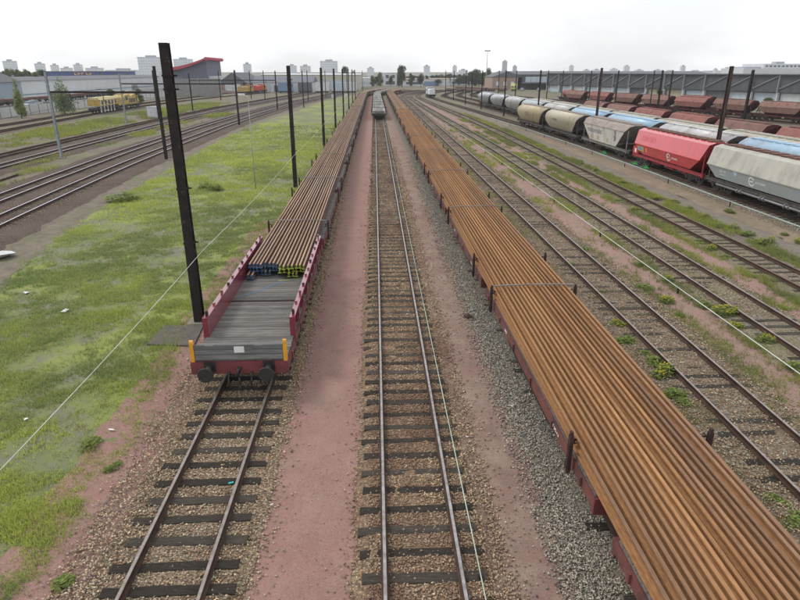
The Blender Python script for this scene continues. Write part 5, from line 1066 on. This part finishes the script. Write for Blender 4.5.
place_on(XT5, 289, loco(mat('loco_red', (.55, .07, .03), (.45, .05, .03), 1, .5), mat('loco_orange', (.6, .2, .03), (.5, .16, .03), 1, .5), 6.5, 3.8), 'shunting_locomotive', 'red and orange locomotive behind the yellow one')
M_lime = mat('railcar_lime', (.52, .52, .16), (.45, .45, .13), 1, .5)
p = Proto(); mb = MB(); mb.prism([(-2.6, .6), (2.6, .6), (2.6, 2.4), (2.1, 3.5), (-2.1, 3.5), (-2.6, 2.4)], 'x', -1.35, 1.35); p.part('body', mb, M_lime)
for s in (-1, 1): mb = MB(); mb.box(s * .65 - .5, s * .65 + .5, -2.64, -2.601, 1.7, 2.4); p.part('windscreen', mb, M_glass)
mb = MB(); mb.box(-1.2, 1.2, -2.68, -2.601, .62, .95); p.part('bumper', mb, M_black)
for y in (-1.6, 1.6): p.part('wheelset', wheelset_mb(), M_wheel, (0, y, 0))
r_ = p.place('railcar', gpt(513.5, 91, -.1), -.2, 'lime yellow inspection railcar parked before the grey warehouse', 'railcar'); r_.scale = (1.1, 1.1, 1.0)
# low empty flat wagons on the far sidings
pw = Proto(); mb = MB(); mb.box(-1.4, 1.4, -6, 6, .95, 1.25); pw.part('frame', mb, M_frameg); mb = MB(); mb.box(-1.3, 1.3, -5.8, 5.8, 1.251, 1.7); pw.part('low_sides', mb, M_roofbr)
for y in (-4, 4): bogie_part(pw, y)
for x, y, a in ((38, 298, .5), (45, 285, .45), (52, 318, .6), (58, 300, .5), (47, 330, .7)): pw.place('low_wagon', (x, y, -.05), a, 'low brown empty wagon on the far sidings', 'wagon', 'low empty wagons far off')
pt_ = Proto(); mb = MB(); mb.cyl((0, -3, 2.3), (0, 3, 2.3), 1.2, n=18); pt_.part('tank', mb, mat('tank_red', (.25, .05, .05), (.18, .04, .04), 1, .6)); mb = MB(); mb.box(-1.3, 1.3, -6, 6, .95, 1.2); pt_.part('frame', mb, M_frameg)
for y in (-4.2, 4.2): bogie_part(pt_, y)
pt_.place('tank_wagon', (66, 212, -.05), .25, 'dark red tank wagon on the grass before the concrete shed', 'wagon')
for i in range(8): pw.place('low_wagon', (-93, 128 + 13.2 * i, 1.05), 0, 'low red-brown wagon parked behind the boundary wall', 'wagon', 'low wagons behind the boundary wall')
def car(m):
    p = Proto(); mb = MB(); mb.prism([(-2.1, .3), (2.1, .3), (2.15, .75), (1.2, .92), (-1.9, .95), (-2.15, .8)], 'y', -.85, .85); p.part('body', mb, m)
    mb = MB(); mb.hull([(x, y * .8, .93) for x in (1.1, -1.8) for y in (-1, 1)] + [(x, y * .65, 1.42) for x in (.3, -1.4) for y in (-1, 1)]); p.part('cabin', mb, M_glass)
    mb = MB(); mb.box(-1.42, .32, -.64, .64, 1.421, 1.45); p.part('roof', mb, m)
    for x in (-1.3, 1.3):
        for y in (-.8, .8): mb = MB(); mb.cyl((0, -.1, .32), (0, .1, .32), .32, n=14); p.part('wheel', mb, M_black, (x, y, 0))
    return p
cars = [car(mat('car_white', (.7, .7, .7), None, 1, .3, fine=.02)), car(mat('car_blue', (.10, .16, .28), None, 1, .3, fine=.02)), car(mat('car_silver', (.42, .44, .46), None, 1, .3, fine=.02))]; cn = ('white', 'dark blue', 'silver')
for i, (x, y) in enumerate(((88, 318), (92.5, 316), (97, 313), (101.5, 309), (106, 303), (84, 322), (110, 297), (72, 326), (76, 325), (68, 330))): cars[i % 3].place('parked_car', (x, y, -.12), 1.2, cn[i % 3] + ' car parked before the grey warehouse', 'car', cn[i % 3] + ' cars before the grey warehouse')
for x, y in ((103, 238), (132, 163)): cars[0].place('parked_car', (x, y, -.12), -1.2, 'white car parked against the concrete shed', 'car', 'white cars against the shed')
for x, y in ((-86, 140), (-84.5, 158), (-87, 165)): cars[2].place('parked_car', (x, y, 1.0), 1.5, 'silver car parked behind the boundary wall', 'car', 'cars behind the boundary wall')
mb = MB(); mb.box(-110, -82, 120, 330, -.12, 1.0); O('raised_yard', mb.mesh('raised_yard', bmat('yard_asphalt', (.12, .12, .12))), kind='structure', label='raised yard behind the boundary wall')
# white relay cabinet
r_ = E('relay_cabinet', (-47.5, 136.5, -.1), 0, 'white relay cabinet beside the rusty track', 'cabinet'); mb = MB(); mb.box(-1.1, 1.1, -.6, .6, .15, 2.2); O('case', mb.mesh('case', B_white), r_); mb = MB(); mb.box(-1.2, 1.2, -.7, .7, 2.201, 2.32); O('roof', mb.mesh('roof', B_pale), r_); mb = MB(); mb.box(-1.2, 1.2, -.7, .7, -.1, .149); O('plinth', mb.mesh('plinth', B_post), r_)
for x in (-.55, .55): mb = MB(); mb.box(-.5, .5, -.63, -.601, .25, 2.1); o = O('door', mb.mesh('door', B_pale), r_, (x, 0, 0)); mb = MB(); mb.box(-.04, .04, -.67, -.631, 1.1, 1.3); O('handle', mb.mesh('handle', M_black), o, (.35, 0, 0))
for px, py in ((170, 110), (175, 104), (333, 98), (346, 97)):
    q = gpt(px, py, -.1); r_ = E('trackside_box', q, 0, 'small pale trackside box among the main tracks', 'cabinet', 'small trackside boxes'); mb = MB(); mb.box(-.6, .6, -.4, .4, 0, 1.3); O('case', mb.mesh('case', B_pale), r_); mb = MB(); mb.box(-.68, .68, -.48, .48, 1.301, 1.38); O('lid', mb.mesh('lid', B_grey), r_)

# ------------------------------------------------------------------ haze
HZ = True
if HZ:
    mb = MB(); mb.box(-900, 900, -60, 1760, -2, 62); me = mb.mesh('haze', [], fix=True); m = bpy.data.materials.new('haze_air'); m.use_nodes = True; n = m.node_tree.nodes; n.clear()
    o_ = n.new('ShaderNodeOutputMaterial'); v_ = n.new('ShaderNodeVolumePrincipled'); v_.inputs['Color'].default_value = (.95, .97, 1, 1); v_.inputs['Density'].default_value = .00021; v_.inputs['Anisotropy'].default_value = .2
    m.node_tree.links.new(v_.outputs[0], o_.inputs['Volume']); me.materials.append(m); O('haze', me, kind='stuff', label='pale haze in the air over the yard')
